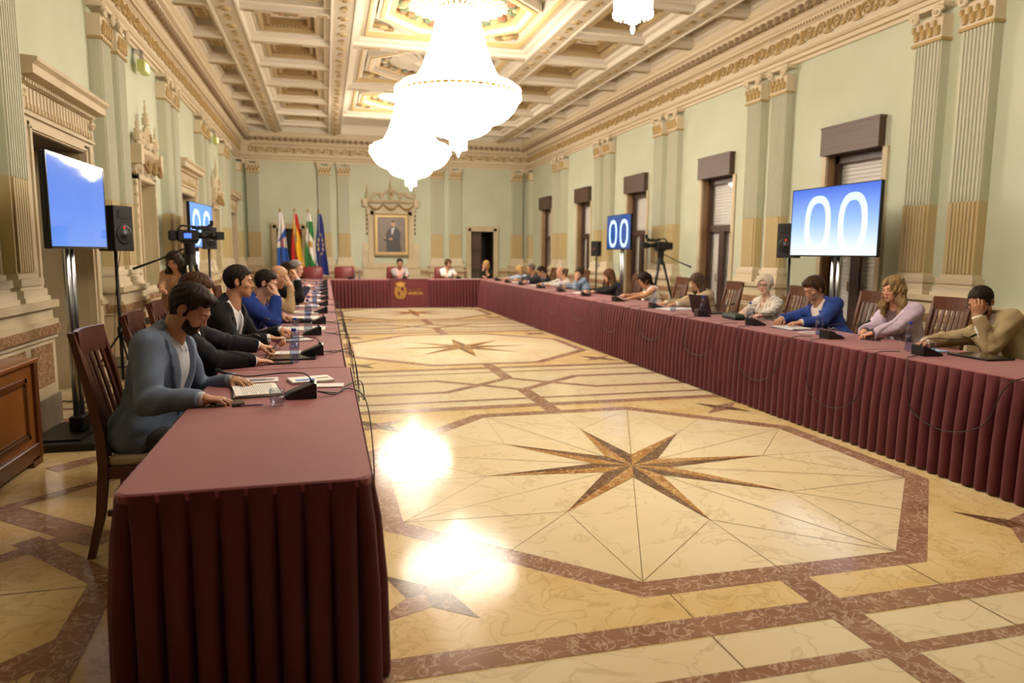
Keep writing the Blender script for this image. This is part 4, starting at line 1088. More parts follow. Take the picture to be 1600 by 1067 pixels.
def strands(p, a, f1=95, f2=70):
    ang = np.arctan2(p[:, 0], p[:, 1]+.03); return a*(np.sin(ang*14+p[:, 2]*f2+2*np.sin(p[:, 2]*25+p[:, 1]*20))+.6*np.sin(p[:, 0]*f1*1.7+p[:, 1]*f1*.6+np.sin(p[:, 2]*60)))
def hair_fn(p, style):
    x, y, z = p.T; ax = np.abs(x)
    if style in ('short', 'quiff', 'crop', 'grey_short', 'mop'):
        t = {'short': .014, 'quiff': .017, 'crop': .008, 'grey_short': .011, 'mop': .024}[style]
        d = cran(p, t)
        line = z-(-.075+1.05*(y+.055)); line = np.where(y > .045, z-(.062+(.02 if style != 'mop' else -.012)*(1-ax/.06)*0-.25*(ax-.03)), line)
        fl = smax(d, -line, .012)
        side = smax(ell(np.stack([ax, y, z], 1), (.071, .008, -.005), (.012, .014, .03)), -(z+.03), .006)
        fl = smin(fl, side, .008)
        if style == 'quiff': fl = smin(fl, ell(p, (0, .055, .098), (.055, .04, .022)), .02)
        if style == 'mop': fl = smin(fl, smin(ell(p, (.01, .06, .085), (.062, .036, .03)), ell(p, (0, -.07, -.02), (.066, .04, .06)), .02), .02)
        ear = ell(np.stack([ax, y, z], 1), (.085, -.006, -.006), (.02, .021, .033)); fl = smax(fl, -ear, .005)
        return fl+strands(p, .0016)
    if style == 'bald':
        d = cran(p, .006); d = smax(d, z-(.035-.25*(y+.02)), .01); d = smax(d, y-(-.005), .01); d = smax(d, -(z+.07), .01)
        ear = ell(np.stack([ax, y, z], 1), (.085, -.006, -.006), (.02, .021, .033)); return smax(d, -ear, .005)+strands(p, .001)
    if style in ('bob', 'shortf'):
        t = .024; d = cran(p, t); d = smin(d, ell(p, (0, -.03, -.02), (.094, .08, .1)), .03)
        if style == 'bob': d = smin(d, ell(np.stack([ax, y, z], 1), (.07, .0, -.07), (.03, .045, .08)), .03)
        face = ell(p, (.0, .1, -.035), (.062, .07, .095 if style == 'bob' else .1)); d = smax(d, -face, .012)
        d = smax(d, -(z+(.14 if style == 'bob' else .075)), .015)
        if style == 'shortf': d = smax(d, -ell(np.stack([ax, y, z], 1), (.09, .02, -.04), (.03, .04, .05)), .01)
        return d+strands(p, .002)
    if style in ('long', 'longwavy', 'tied'):
        t = .02; d = cran(p, t); q = np.stack([ax, y, z], 1)
        if style == 'tied':
            d = smin(d, ell(p, (0, -.105, -.0), (.05, .045, .06)), .03); d = smin(d, cap(p, (0, -.1, -.03), (.01, -.13, -.16), .045, .03), .03)
        else:
            d = smin(d, ell(p, (0, -.045, -.06), (.1, .075, .13)), .04)
            d = smin(d, cap(q, (.07, -.015, .0), (.1, -.0, -.16), .034, .042), .03)
            d = smin(d, cap(q, (.1, -.0, -.15), (.095, .035, -.3 if style == 'longwavy' else -.25), .042, .022), .03)
        face = smin(ell(p, (0, .1, -.035), (.058, .07, .092)), ell(p, (0, .12, -.12), (.055, .1, .1)), .03); d = smax(d, -face, .012)
        if style == 'tied': d = smax(d, -(z+.2), .01); d = smax(d, -ell(q, (.085, .02, -.06), (.03, .05, .06)), .01)
        neck = ell(p, (0, -.005, -.17), (.062, .062, .1)); d = smax(d, -neck, .01)
        return d+strands(p, .003)+(.004*np.sin(p[:, 2]*55+np.sign(x)*1.5) if style == 'longwavy' else 0)
def beard_fn(p):
    d, lid, q = head_sdf(p); x, y, z = p.T; ax = np.abs(x)
    r = smax(d-.0028, z-(-.043-.0*ax)+.35*np.clip(.062-y, 0, .08)*-1, .008)
    r = smax(r, -(y-.02), .015); mouth = ell(p, (0, .1, -.068), (.021, .03, .0105)); r = smax(r, -mouth, .003)
    nose = ell(p, (0, .1, -.03), (.018, .03, .017)); r = smax(r, -nose, .003)
    cheek = ell(q, (.04, .075, -.036), (.024, .04, .022)); r = smax(r, -cheek, .006)
    return r+.0012*np.sin(x*420)*np.sin(z*390+y*300)

# ---- hands: wrist at origin, fingers +Y, back of the hand +Z, thumb towards +X*side
def hand_sdf(p, side, pose, k=1.0):
    q = p/k; q = q*A(side, 1, 1)
    curl, thumb = {'flat': ((.25, .35, .25), .3), 'rest': ((.45, .6, .4), .35), 'grip': ((.9, 1.1, .6), .7), 'fist': ((1.2, 1.4, .9), .9), 'face': ((.35, .7, .5), .4), 'point': ((.3, .4, .3), .5)}[pose]
    d = smin(cap(q, (0, -.05, 0), (0, .01, 0), .026, .025), ell(q, (0, .048, 0), (.04, .05, .0145)), .018)
    d = smin(d, ell(q, (.022, .03, -.006), (.02, .032, .015)), .012)
    base = [(.031, .082, .0), (.0105, .09, .002), (-.0105, .086, .0015), (-.03, .076, -.002)]; ln = [.074, .083, .077, .061]; sp = [.1, .02, -.06, -.16]
    for i, (b, L_) in enumerate(zip(base, ln)):
        a = A(*b)-A(0, .012, 0); ang = 0; rr = .0088-.0005*(i == 3)*2; mul = 1+.08*i*(1 if pose != 'flat' else .5)
        segs = (.46*L_, .3*L_, .24*L_); pts = [a, A(*b)]
        for c, l in zip(curl, segs):
            ang += c*mul; dv = A(math.sin(sp[i])*math.cos(ang), math.cos(sp[i])*math.cos(ang), -math.sin(ang)); pts.append(pts[-1]+dv*l)
        f = cap(q, pts[0], pts[1], .0095, .0098)
        for j in range(1, 4): f = smin(f, cap(q, pts[j], pts[j+1], rr*(1.08-.06*j), rr*(1.02-.08*j)), .003)
        d = smin(d, f, .006 if i else .006)
    t0 = A(.026, .02, -.004); t1 = t0+A(.026, .03, -.012-.01*thumb); t2 = t1+A(.012-.02*thumb, .03, -.006-.012*thumb); t3 = t2+A(.002-.02*thumb, .025, -.004-.008*thumb)
    th = smin(cap(q, t0, t1, .0135, .0115), smin(cap(q, t1, t2, .0108, .0095), cap(q, t2, t3, .0095, .0078), .003), .006)
    return smin(d, th, .01)*k

def hairmat(c, c2=None):
    n = 'hair_'+c
    if n in MATS: return MATS[n]
    m = mat(n, c, .62, noise=(c2 or c, 60, 2, .35, .65), stretch=(1, 1, .12), bump=.4, bscale=350, spec=.2); return m
SKINS = {}
def skin(c):
    c = ''.join('%02x' % min(255, int(int(c[i:i+2], 16)*f_+g_)) for i, f_, g_ in ((0, 1.0, 16), (2, 1.0, 20), (4, 1.0, 22)))
    n = 'skin_'+c
    if n in MATS: return MATS[n]
    m = mat(n, c, .5, noise=(c, 30, 2, .4, .6)); b = m.node_tree.nodes['Principled BSDF']
    b.inputs['Subsurface Weight'].default_value = 0; b.inputs['Specular IOR Level'].default_value = .35
    return m
NP = [0]
def person(loc, rz, head, hyaw, hpitch, hands, style, label, cloth='suit', c1='20232c', c2='e8e8e8', skinc='c08a6a', hair='2a1c14', hair2=None, fem=0, tie=None, beard=False, glasses=False,
           beardc=None, q=1.0, hpose=('rest', 'rest'), hroll=0, legs=True, seat=.49, lid=.3, wrists=None, group=None, belly=0, scale=1.0, pattern=None, hdirs=None, elbow=(None, None), trouser='22242c', watch=False):
    """loc: seat point on the floor; rz: body heading (0 faces +Y). head, hands: world targets. q: mesh coarseness"""
    root = empty('person', (loc[0], loc[1], 0), rz, label, 'person', group)
    c, s = math.cos(rz), math.sin(rz)
    def loc_(w): x, y, z = w[0]-loc[0], w[1]-loc[1], w[2]; return A(c*x+s*y, -s*x+c*y, z)
    def dirl(w): return A(c*w[0]+s*w[1], -s*w[0]+c*w[1], w[2])
    H = loc_(head); HR = rotm(hyaw-rz, hpitch, hroll)
    ks = scale*(.94 if fem else 1.0)
    P0 = A(0, 0, seat+.09); NB = H+HR@(A(0, -.035, -.1)*ks)+A(0, -.015, -.055)*ks
    U = NB-P0; Lt = np.linalg.norm(U); U /= Lt; R0 = A(1, 0, 0); R0 = R0-U*(R0@U); R0 /= np.linalg.norm(R0); Fw = np.cross(U, R0)
    TR = np.stack([R0, Fw, U], 1); kt = Lt/.54
    wv = .9 if fem else 1.0
    def tl(p): t = (p-P0)@TR; t[:, 2] /= kt; return t
    def tw(a, b, cc): return P0+TR@A(a, b, cc*kt)
    def torso(t):
        d = ell(t, (0, -.01, 0), (.165, .125, .12)); d = smin(d, ell(t, (0, .0+belly*.3, .14), (.145*wv+belly*.3, .11+belly, .16)), .06)
        d = smin(d, ell(t, (0, -.005, .33), (.165*wv, .115, .17)), .06)
        q_ = t.copy(); q_[:, 0] = np.abs(q_[:, 0])
        d = smin(d, cap(q_, (.0, -.015, .435), (.15*wv, -.015, .44), .06, .058), .05)
        d = smin(d, cap(q_, (.1, -.025, .465), (.0, -.02, .53), .045, .05), .04)
        if fem: d = smin(d, ell(q_, (.07, .085, .32), (.06, .055, .062)), .03)
        return d
    sh = [tw(sx*.175*wv, -.012, .44) for sx in (-1, 1)]
    ul, fl = .285*ks, .255*ks
    el = []; wr = []; HF = []
    for i, sx in enumerate((-1, 1)):
        W = loc_(hands[i]); d = W-sh[i]; D = np.linalg.norm(d)
        if D > (ul+fl)*.985: W = sh[i]+d/D*(ul+fl)*.985; d = W-sh[i]; D = np.linalg.norm(d)
        if D < .12: D = .12
        a = (ul*ul-fl*fl+D*D)/(2*D); hgt = math.sqrt(max(ul*ul-a*a, 1e-6)); dn = d/np.linalg.norm(d)
        pole = A(sx*.55, -.25, -1.0) if elbow[i] is None else A(*elbow[i]); pole = pole-dn*(pole@dn); pole /= np.linalg.norm(pole)
        E = sh[i]+dn*a+pole*hgt
        if W[2] < 1.0 and E[2] < TH+.05 and E[1] > (0.2): E[2] = max(E[2], TH+.05)
        el.append(E); wr.append(W)
        fwd = (W-E)/np.linalg.norm(W-E)
        hd = dirl(hdirs[i][0]) if hdirs and hdirs[i] else A(fwd[0]*.8-sx*.25, fwd[1], min(fwd[2], -.05) if W[2] < 1 else fwd[2]); hd = hd/np.linalg.norm(hd)
        up = dirl(hdirs[i][1]) if hdirs and hdirs[i] else A(0, 0, 1)
        up = up-hd*(up@hd); up /= np.linalg.norm(up); rt = np.cross(hd, up); HF.append(np.stack([rt, hd, up], 1))
    h_c = .011*q; h_h = .0042*max(q, 1)*(1 if q < 1.5 else 1.15); h_m = .0042*(1 if q <= 1 else 1.5 if q < 1.6 else 2.1)
    sk = skin(skinc); lipm = mat('lip_'+skinc, '9c5a4c' if not fem else 'a4484a', .45)
    # --- body
    hf = frame(H, HR)
    parts = []
    def f_head(p):
        l = hf(p)/ks; d = head_fn(l, fem, lid)*ks
        nk = cap(p, H+HR@(A(0, -.03, -.05)*ks), NB+A(0, -.0, -.04), (.055 if not fem else .046)*ks, (.062 if not fem else .052)*ks)
        return smin(d, nk, .022)
    lo = np.minimum(H, NB)-A(.12, .14, .14); hi = H+A(.13, .15, .15)
    parts.append(surface_nets(f_head, lo-A(0, 0, .02), hi, h_h))
    for i, sx in enumerate((-1, 1)):
        fr = frame(wr[i], HF[i])
        def f_hand(p, i=i, sx=sx, fr=fr):
            d = hand_sdf(fr(p), -sx, hpose[i], ks); return smin(d, cap(p, wr[i]-(wr[i]-el[i])*.22, wr[i], .027*ks, .025*ks), .015)
        parts.append(surface_nets(f_hand, wr[i]-.2, wr[i]+.2, h_m))
    bare = cloth in ('sleeveless', 'tee')
    def f_body(p):
        t = tl(p); d = torso(t)+.012
        for i in range(2):
            d = smin(d, cap(p, sh[i], el[i], .047*ks, .04*ks), .03); d = smin(d, cap(p, el[i], wr[i]-(wr[i]-el[i])*.06, .04*ks if bare else .034*ks, .026*ks), .02)
        return d
    allp = np.array([P0-A(.2, .2, .15), NB+A(.22, .15, .05)]+[e-.08 for e in el+wr+sh]+[e+.08 for e in el+wr+sh]); blo, bhi = allp.min(0)-.05, allp.max(0)+.05
    parts.append(surface_nets(f_body, blo, bhi, h_c*1.2))
    Hi = H.copy()
    def mf(cn):
        l = hf(cn)/ks; a = (ell(l, (0, .092, -.069), (.021, .016, .0105)) < 0); return a.astype(int)
    np_mesh('body', parts, [sk, lipm], root, mf)
    # --- hair
    hm = hairmat(hair, hair2)
    np_mesh('hair', [surface_nets(lambda p: hair_fn(hf(p)/ks, style)*ks, H-(.19 if 'long' in style or style == 'tied' else .16)*A(1, 1, 1)-(A(.0, .0, .2) if 'long' in style else 0), H+.19, h_h*1.05)], hm, root)
    if beard: np_mesh('beard', [surface_nets(lambda p: beard_fn(hf(p)/ks)*ks, H-.15, H+.13, h_h*.8)], hairmat(beardc or hair, hair2), root)
    # brows
    for sx in (-1, 1):
        b = MB(); b.tube([tuple(H+HR@(A(sx*x, y, z)*ks)) for x, y, z in ((.014, .0965, .021), (.03, .0935, .0265), (.048, .079, .022))], [.0028, .0032, .0015], 5); b.build('eyebrow', hm, root)
        # eye
        b = MB(); ec = H+HR@(A(sx*.032, .0795, .001)*ks); R_ = .0112*ks; nn, mm = 12, 8; fs0 = len(b.f)
        rs = []
        for k_ in range(1, mm):
            a_ = PI*k_/mm; ring = []
            for j in range(nn):
                l = A(math.sin(a_)*math.cos(2*PI*j/nn), -math.cos(a_), math.sin(a_)*math.sin(2*PI*j/nn)); l = A(l[0], l[1]*math.cos(-.15)-l[2]*0, l[2]); ring.append(tuple(ec+HR@(l*R_)))
            rs.append(ring)
        for k_, (r0, r1) in enumerate(zip(rs[:-1], rs[1:])): b.mat(1 if k_ >= mm-4 else 0).rings([r0, r1], cap=False)
        b.mat(2).add(rs[-1], [tuple(range(nn))]); b.mat(0).add(rs[0], [tuple(range(nn))])
        b.build('eye', [mat('eye_white', 'd8d2c8', .25), mat('iris', '4a3222', .25), BLACKG], root, True)
    # --- clothes
    fold = lambda p, a=.0032: a*(np.sin(p[:, 0]*30+p[:, 2]*42+2.5*np.sin(p[:, 1]*14+p[:, 2]*9))+.6*np.sin(p[:, 1]*64-p[:, 2]*50+2*np.sin(p[:, 0]*25)))+sum(.006*np.exp(-((np.linalg.norm(p-e_, axis=1))/.08)**2)*np.sin((p-e_)@(w_-s_)*230) for e_, w_, s_ in zip(el, wr, sh))*1.0
    def sleeves(p, r0, r1, r2, end, cut=None):
        d = None
        for i in range(2):
            e_ = wr[i]-(wr[i]-el[i])/np.linalg.norm(wr[i]-el[i])*end
            a = cap(p, sh[i], el[i], r0, r1)
            if cut is None:      # flat cuff ends
                a = smin(a, cap(p, el[i], e_, r1, r2), .02); ax_ = (wr[i]-el[i])/np.linalg.norm(wr[i]-el[i])
                a = np.where(np.linalg.norm(p-e_, axis=1) < .08, np.maximum(a, (p-e_)@ax_-r2*.2), a)
            d = a if d is None else np.minimum(d, a)
        return d
    def collar_ring(t, r, up=0, rad=.062, open_=.5):
        d = None; pts = []
        for k_ in range(9):
            a_ = -PI/2-(PI*(1-open_*.45))+2*PI*(1-open_*.45)*k_/8
            pts.append((rad*math.cos(a_), -.012+rad*math.sin(a_), .512+up-.035*(math.sin(a_)+1)/2*1.6+.02))
        for a_, b_ in zip(pts[:-1], pts[1:]):
            e_ = cap(t, a_, b_, r, r); d = e_ if d is None else np.minimum(d, e_)
        return d
    def vcut(t, w0, z0): return np.maximum(np.maximum(np.abs(t[:, 0])-np.clip(w0*(t[:, 2]-z0)/(.5-z0), -.01, w0), -t[:, 1]+.0), -(t[:, 2]-z0+.02)); vcut0 = vcut; vcut = lambda t, w0, z0: np.maximum(vcut0(t, w0, z0), t[:, 1]-.165)
    hole = lambda t: cap(t, (0, .0, .50), (0, .02, .75), .057, .08)
    if cloth in ('suit', 'blazer'):
        def f_j(p):
            t = tl(p); d = torso(t)-.026; d = smin(d, ell(t, (0, -.015, -.03), (.2, .165, .14)), .05)
            s_ = sleeves(p, .074*ks, .064*ks, .05*ks, .024); d = smin(d, s_, .035)
            vw = .112 if cloth == 'suit' else .1; z0 = .1 if cloth == 'suit' else .06
            lap = np.abs(t[:, 0])-np.clip(vw*(t[:, 2]-z0)/(.5-z0), 0, vw); band_ = (lap > 0) & (lap < .052*np.clip((t[:, 2]-z0)/.2, 0, 1)) & (t[:, 1] > .02) & (t[:, 2] > z0)
            d = d-fold(p)*(1-.7*band_)-band_*.009*(q < 1.6)
            d = smin(d, collar_ring(t, .013, .0, .07, .9), .012)
            d = smax(d, -vcut(t, vw, z0), .004); d = smax(d, -hole(t), .006)
            seam = (np.abs(t[:, 0]) < .003) & (t[:, 1] > .03) & (t[:, 2] < z0); d = d+seam*.004
            return d
        jm = mat('jacket_'+c1, c1, .8, bump=.4, bscale=600, noise=tuple([pattern or c1, 220 if pattern else 8, 2, .4, .6]), sheen=.03, spec=.25)
        jk = np_mesh('jacket', [surface_nets(f_j, blo, bhi+A(0, 0, .05), h_c*(.8 if q < 1 else 1))], jm, root)
        sm_ = mat('shirt_'+c2, c2, .75, bump=.2, bscale=500)
        def f_s(p):
            t = tl(p); d = torso(t)-.008-.0025*np.sin(t[:, 0]*70+t[:, 2]*12); d = smax(d, -hole(t), .006)
            if cloth == 'suit': d = smin(d, collar_ring(t, .0105, .012, .058, .25), .006); qq = t.copy(); qq[:, 0] = np.abs(qq[:, 0]); d = np.minimum(d, cap(qq, (.04, .045, .495), (.024, .09, .455), .009, .006))
            for i in range(2):
                ax_ = (wr[i]-el[i])/np.linalg.norm(wr[i]-el[i]); cf = cap(p, wr[i]-ax_*.07, wr[i]+ax_*.0, .038*ks, .037*ks); cf = np.maximum(cf, (p-wr[i])@ax_-.008)
                d = np.minimum(d, cf)
            return d
        np_mesh('shirt' if not fem else 'blouse', [surface_nets(f_s, blo, bhi+A(0, 0, .05), h_c*.8)], sm_, root)
        b = MB()
        for zc_ in (.02, .1): b.ball(tuple(tw(.012, .1+belly+.025, zc_)), .007, 8, 5)
        if q < 1.3: b.build('buttons', BLACK, jk)['kind'] = 'stuff'
    else:
        slv = {'shirt': 1, 'blouse': 1, 'sleeveless': 0, 'tee': 2}[cloth]
        def f_s(p):
            t = tl(p); d = torso(t)-.014
            if slv == 1: d = smin(d, sleeves(p, .06*ks, .05*ks, .037*ks, .012 if cloth == 'blouse' else .03), .03)
            if slv == 2: d = smin(d, sleeves(p, .062*ks, .05*ks, .04, 0, 1), .03)
            if slv == 2:
                for i in range(2): ax_ = (el[i]-sh[i])/np.linalg.norm(el[i]-sh[i]); d = np.where(np.linalg.norm(p-el[i], axis=1) < .15, np.maximum(d, (p-el[i])@ax_+.05), d)
            if slv == 0:
                for i in range(2): d = smax(d, -cap(p, sh[i]+A(0, 0, .0), el[i], .052, .06), .01)
            d = d-fold(p, .003)
            if cloth in ('shirt', 'blouse'): d = smin(d, collar_ring(t, .012, .004, .062, .5), .008)
            d = smax(d, -vcut(t, .05 if cloth != 'tee' else .03, .3), .005); d = smax(d, -hole(t), .006); return d
        if pattern:
            m = bpy.data.materials.new('striped_'+c1); m.use_nodes = True; nt = m.node_tree; b_ = nt.nodes['Principled BSDF']; b_.inputs['Roughness'].default_value = .75
            tc = nt.nodes.new('ShaderNodeTexCoord'); wv_ = nt.nodes.new('ShaderNodeTexWave'); wv_.inputs['Scale'].default_value = 9; wv_.inputs['Distortion'].default_value = .6; wv_.bands_direction = 'X'
            r_ = nt.nodes.new('ShaderNodeValToRGB'); r_.color_ramp.elements[0].color = lin(pattern); r_.color_ramp.elements[1].color = lin(c1); r_.color_ramp.elements[0].position = .1; r_.color_ramp.elements[1].position = .3
            nt.links.new(tc.outputs['Object'], wv_.inputs[0]); nt.links.new(wv_.outputs[0], r_.inputs[0]); nt.links.new(r_.outputs[0], b_.inputs['Base Color']); jm = m
        else: jm = mat('shirt_'+c1, c1, .75, bump=.3, bscale=500, noise=(c1, 6, 2, .4, .6))
        np_mesh('shirt' if not fem else 'blouse', [surface_nets(f_s, blo, bhi+A(0, 0, .05), h_c)], jm, root)
    if tie:
        b = MB(); pts = [(0, .085, .475), (0, .108, .45), (0, .125, .4), (0, .13+belly*.5, .3), (0, .126+belly, .18), (0, .125+belly, .06)]; ww = [.012, .012, .02, .026, .032, .036]
        b.rings([[tuple(tw(-w_, y+.004, z)), tuple(tw(0, y+.014, z)), tuple(tw(w_, y+.004, z)), tuple(tw(0, y-.01, z))] for (x, y, z), w_ in zip(pts, ww)]); b.build('tie', mat('tie_'+tie, tie, .5), root, True)
    if glasses:
        b = MB()
        for sx in (-1, 1):
            b.tube([tuple(H+HR@(A(sx*(.034+.024*math.cos(2*PI*j/14)), .103, .001+.017*math.sin(2*PI*j/14))*ks)) for j in range(15)], .0022, 5, cap=False)
            b.tube([tuple(H+HR@(A(*v)*ks)) for v in ((sx*.058, .102, .006), (sx*.075, .06, .008), (sx*.084, -.01, .01))], .0018, 5)
        b.tube([tuple(H+HR@(A(*v)*ks)) for v in ((-.01, .104, .004), (0, .108, .007), (.01, .104, .004))], .0018, 5)
        b.build('glasses', BLACKG, root)
    if watch:
        i = 1; ax_ = (wr[i]-el[i])/np.linalg.norm(wr[i]-el[i]); b = MB(); o_ = np.cross(ax_, A(0, 0, 1)); o_ /= np.linalg.norm(o_); u_ = np.cross(o_, ax_)
        b.tube([tuple(wr[i]-ax_*.012+(o_*math.cos(2*PI*j/14)+u_*math.sin(2*PI*j/14))*.031*ks) for j in range(15)], .005, 5, cap=False); b.build('bracelet', BLACK, root)
    # --- legs
    if legs:
        kn = [A(sx*.12, .4, seat+.0) for sx in (-1, 1)]; an = [A(sx*.12, .36, .1) for sx in (-1, 1)]
        def f_l(p):
            d = ell(p, P0+A(0, .0, -.02), (.17, .13, .1))
            for i, sx in enumerate((-1, 1)):
                d = smin(d, cap(p, P0+A(sx*.085, .02, -.01), kn[i]+A(0, 0, .0), .08, .058), .03); d = smin(d, cap(p, kn[i], an[i], .056, .042), .02)
            return d
        np_mesh('trousers', [surface_nets(f_l, (-.3, -.2, 0), (.3, .55, .72), .02 if q > .9 else .014)], mat('trouser_'+trouser, trouser, .85), root)
        for i in range(2):
            f = lambda p, i=i: np.maximum(smin(ell(p, an[i]+A(0, .07, -.06), (.045, .13, .04)), cap(p, an[i], an[i]-A(0, 0, .05), .04, .042), .03), -(p[:, 2]-.003))
            np_mesh('shoe', [surface_nets(f, an[i]-A(.1, .15, .11), an[i]+A(.1, .28, .08), .014)], BLACK, root)
    return root
FX = -PI/2; BX = PI/2
# left row, faces +X ------------------------------------------------
person((-.9, 3.86), FX-.3, (-.675, 3.9, 1.19), FX-.2, .62, ((-.5, 4.06, TH+.035), (-.58, 3.55, TH+.035)), 'quiff', 'bearded man in a grey-blue blazer reading papers at the nearest table',
       'suit', '627289', 'b9bcc4', 'a87858', '1a110c', '2c1e14', beard=True, beardc='3a291f', q=.75, hpose=('flat', 'rest'), lid=1, pattern='6d7c94', trouser='2a2c34')
person((-.93, 4.78), FX, (-.79, 4.8, 1.22), FX, .35, ((-.44, 5.28, TH+.05), (-.46, 4.76, TH+.03)), 'short', 'man in a dark suit with white cuffs, mostly hidden behind the bearded man', 'suit', '181a22', 'e9e9ec', 'b98662', '3a2417', '4c3222', q=.95, hpose=('grip', 'flat'), lid=.8)
person((-.88, 5.82), FX-.3, (-.65, 5.82, 1.25), FX+.05, .08, ((-.36, 6.02, .84), (-.42, 5.55, .83)), 'short', 'upright dark-haired man in a black suit with pale tie and white shirt', 'suit', '131318', 'e4e4e8', 'b57f5c', '1c140f', '2e2018', tie='c9cbd0', q=1, hpose=('grip', 'grip'), lid=.4)
person((-.8, 7.05), FX-.3, (-.55, 7.1, 1.18), FX-.1, .3, ((-.42, 7.35, .84), (-.45, 6.98, 1.06)), 'short', 'man in a bright blue suit resting his chin on his hand', 'suit', '25408c', 'b9bfe0', 'c08c70', '17110d', '2a1e16', tie='26304e', q=1.2, hpose=('rest', 'face'), elbow=(None, (.3, .5, -1)), hdirs=(None, ((-.25, .2, .9), (1, -.4, 0))))
person((-.78, 8.25), FX, (-.51, 8.3, 1.2), FX-.1, .45, ((-.4, 8.5, 1.1), (-.38, 8.15, 1.1)), 'bald', 'bald man in a tan shirt with both hands raised to his mouth', 'shirt', 'b49a72', 'b49a72', 'c2906e', '6b5646', '7c6a5a', q=1.4, hpose=('face', 'face'), elbow=((-.2, .5, -1), (.2, .5, -1)), hdirs=(((-.3, 0, .9), (1, .3, 0)), ((-.3, 0, .9), (1, -.3, 0))))
person((-.75, 9.55), FX, (-.47, 9.6, 1.22), FX-.1, .3, ((-.35, 9.8, .82), (-.36, 9.5, 1.13)), 'short', 'dark-haired man in a black jacket holding his hand to his face on the left row', 'suit', '12171a', 'dcdce4', 'bf8a6a', '241a14', '3a2a20', q=1.7, hpose=('rest', 'face'), elbow=(None, (.2, .5, -1)), hdirs=(None, ((-.3, .1, .9), (1, -.4, 0))))
person((-.72, 10.8), FX, (-.42, 10.85, 1.23), FX-.2, .2, ((-.3, 11.0, .84), (-.25, 10.7, .98)), 'grey_short', 'grey-haired man in a navy jacket, last seated figure of the left row', 'suit', '262b44', 'e8e8ec', 'c2917a', '77706a', '958e86', q=1.8, hpose=('rest', 'rest'))
# woman behind the left camera
person((-1.95, 9.95), PI-.25, (-1.86, 9.78, 1.35), PI-.2, .45, ((-1.6, 9.45, .98), (-1.95, 9.42, 1.0)), 'longwavy', 'dark-haired woman in a tan top looking down beside the left video camera', 'blouse', '9c7656', 'a98468', 'b07a58', '1f1612', '3a2a20', fem=1, q=1.5, seat=.58, hpose=('grip', 'grip'), trouser='4a4038')
# far table, faces the camera ---------------------------------------
person((2.02, 20.05), PI, (2.0, 19.88, 1.17), PI, .25, ((2.14, 19.42, TH+.06), (1.92, 19.42, TH+.06)), 'short', 'man in a light grey jacket sitting in front of the portrait', 'suit', '9c9a98', 'd9a7a0', 'a8704f', '1c1612', '2c241e', q=1.8, hpose=('grip', 'grip'))
person((3.34, 20.05), PI, (3.36, 19.88, 1.17), PI+.3, .15, ((3.55, 19.45, TH+.1), (3.2, 19.4, TH+.05)), 'shortf', 'person in a white shirt with short brown hair at the far table', 'shirt', 'e2dfdc', 'e2dfdc', 'b07a58', '4a3424', '5c4430', q=1.8, fem=1, hpose=('rest', 'rest'))
person((4.5, 20.1), PI, (4.46, 19.86, 1.13), PI-.35, .2, ((4.36, 19.78, 1.02), (4.3, 19.45, TH+.05)), 'bob', 'blonde woman in black resting her cheek on one hand before the dark doorway', 'blouse', '17171a', '17171a', 'c08a6a', 'b08850', 'c8a468', q=1.8, fem=1, hpose=('face', 'rest'), elbow=((-.2, .6, -1), None), hdirs=(((.1, .2, 1), (.6, -.8, 0)), None))
# right row, faces -X ------------------------------------------------
person((5.18, 18.35), BX, (5.02, 18.3, 1.02), BX-.1, .5, ((4.7, 18.1, TH+.05), (4.7, 18.5, TH+.05)), 'bob', 'blonde woman in a light blue shirt bent over the far corner of the right table', 'blouse', 'a9c0d8', 'a9c0d8', 'c08a6a', 'b39058', 'c9a870', q=1.9, fem=1)
person((5.23, 17.45), BX, (5.08, 17.4, 1.08), BX-.1, .2, ((4.75, 17.2, TH+.05), (4.75, 17.6, TH+.05)), 'grey_short', 'man in a dark shirt with greying hair near the far end of the right row', 'shirt', '30303c', '30303c', 'b07a58', '5a544e', '7a726a', q=1.9)
person((5.18, 16.35), BX, (5.0, 16.25, 1.04), BX, .45, ((4.6, 16.0, TH+.05), (4.68, 16.5, TH+.05)), 'short', 'dark-haired man in a black jacket over a light blue shirt, head bowed', 'suit', '1b1f28', 'a9b8e6', 'b57f5c', '1c140f', '2c2018', q=1.7)
person((5.16, 14.8), BX, (4.98, 14.75, 1.05), BX, .4, ((4.58, 14.45, TH+.05), (4.6, 14.95, TH+.05)), 'bald', 'balding man in a white shirt looking down at the right table', 'shirt', 'e6e2dc', 'e6e2dc', 'c28a6c', '5a4234', '6c5244', q=1.6)
person((5.18, 13.45), BX, (4.99, 13.6, 1.06), BX+.7, .15, ((4.86, 13.4, .97), (4.7, 13.7, TH+.05)), 'short', 'man in a light blue shirt leaning his head on his hand', 'shirt', '8fa6c4', '8fa6c4', 'b57f5c', '2a2019', '3c2e24', q=1.5, hroll=.25, hpose=('face', 'rest'), elbow=((-.1, .6, -1), None), hdirs=(((.1, .1, 1), (-.8, -.6, 0)), None))
person((5.18, 12.0), BX, (5.0, 12.05, 1.08), BX+.1, .3, ((4.62, 11.85, TH+.05), (4.66, 12.2, TH+.05)), 'long', 'woman in black with long straight brown hair looking at her phone', 'blouse', '18181c', '18181c', 'c89674', '4a3222', '6b4a30', q=1.4, fem=1, hpose=('grip', 'rest'), watch=True)
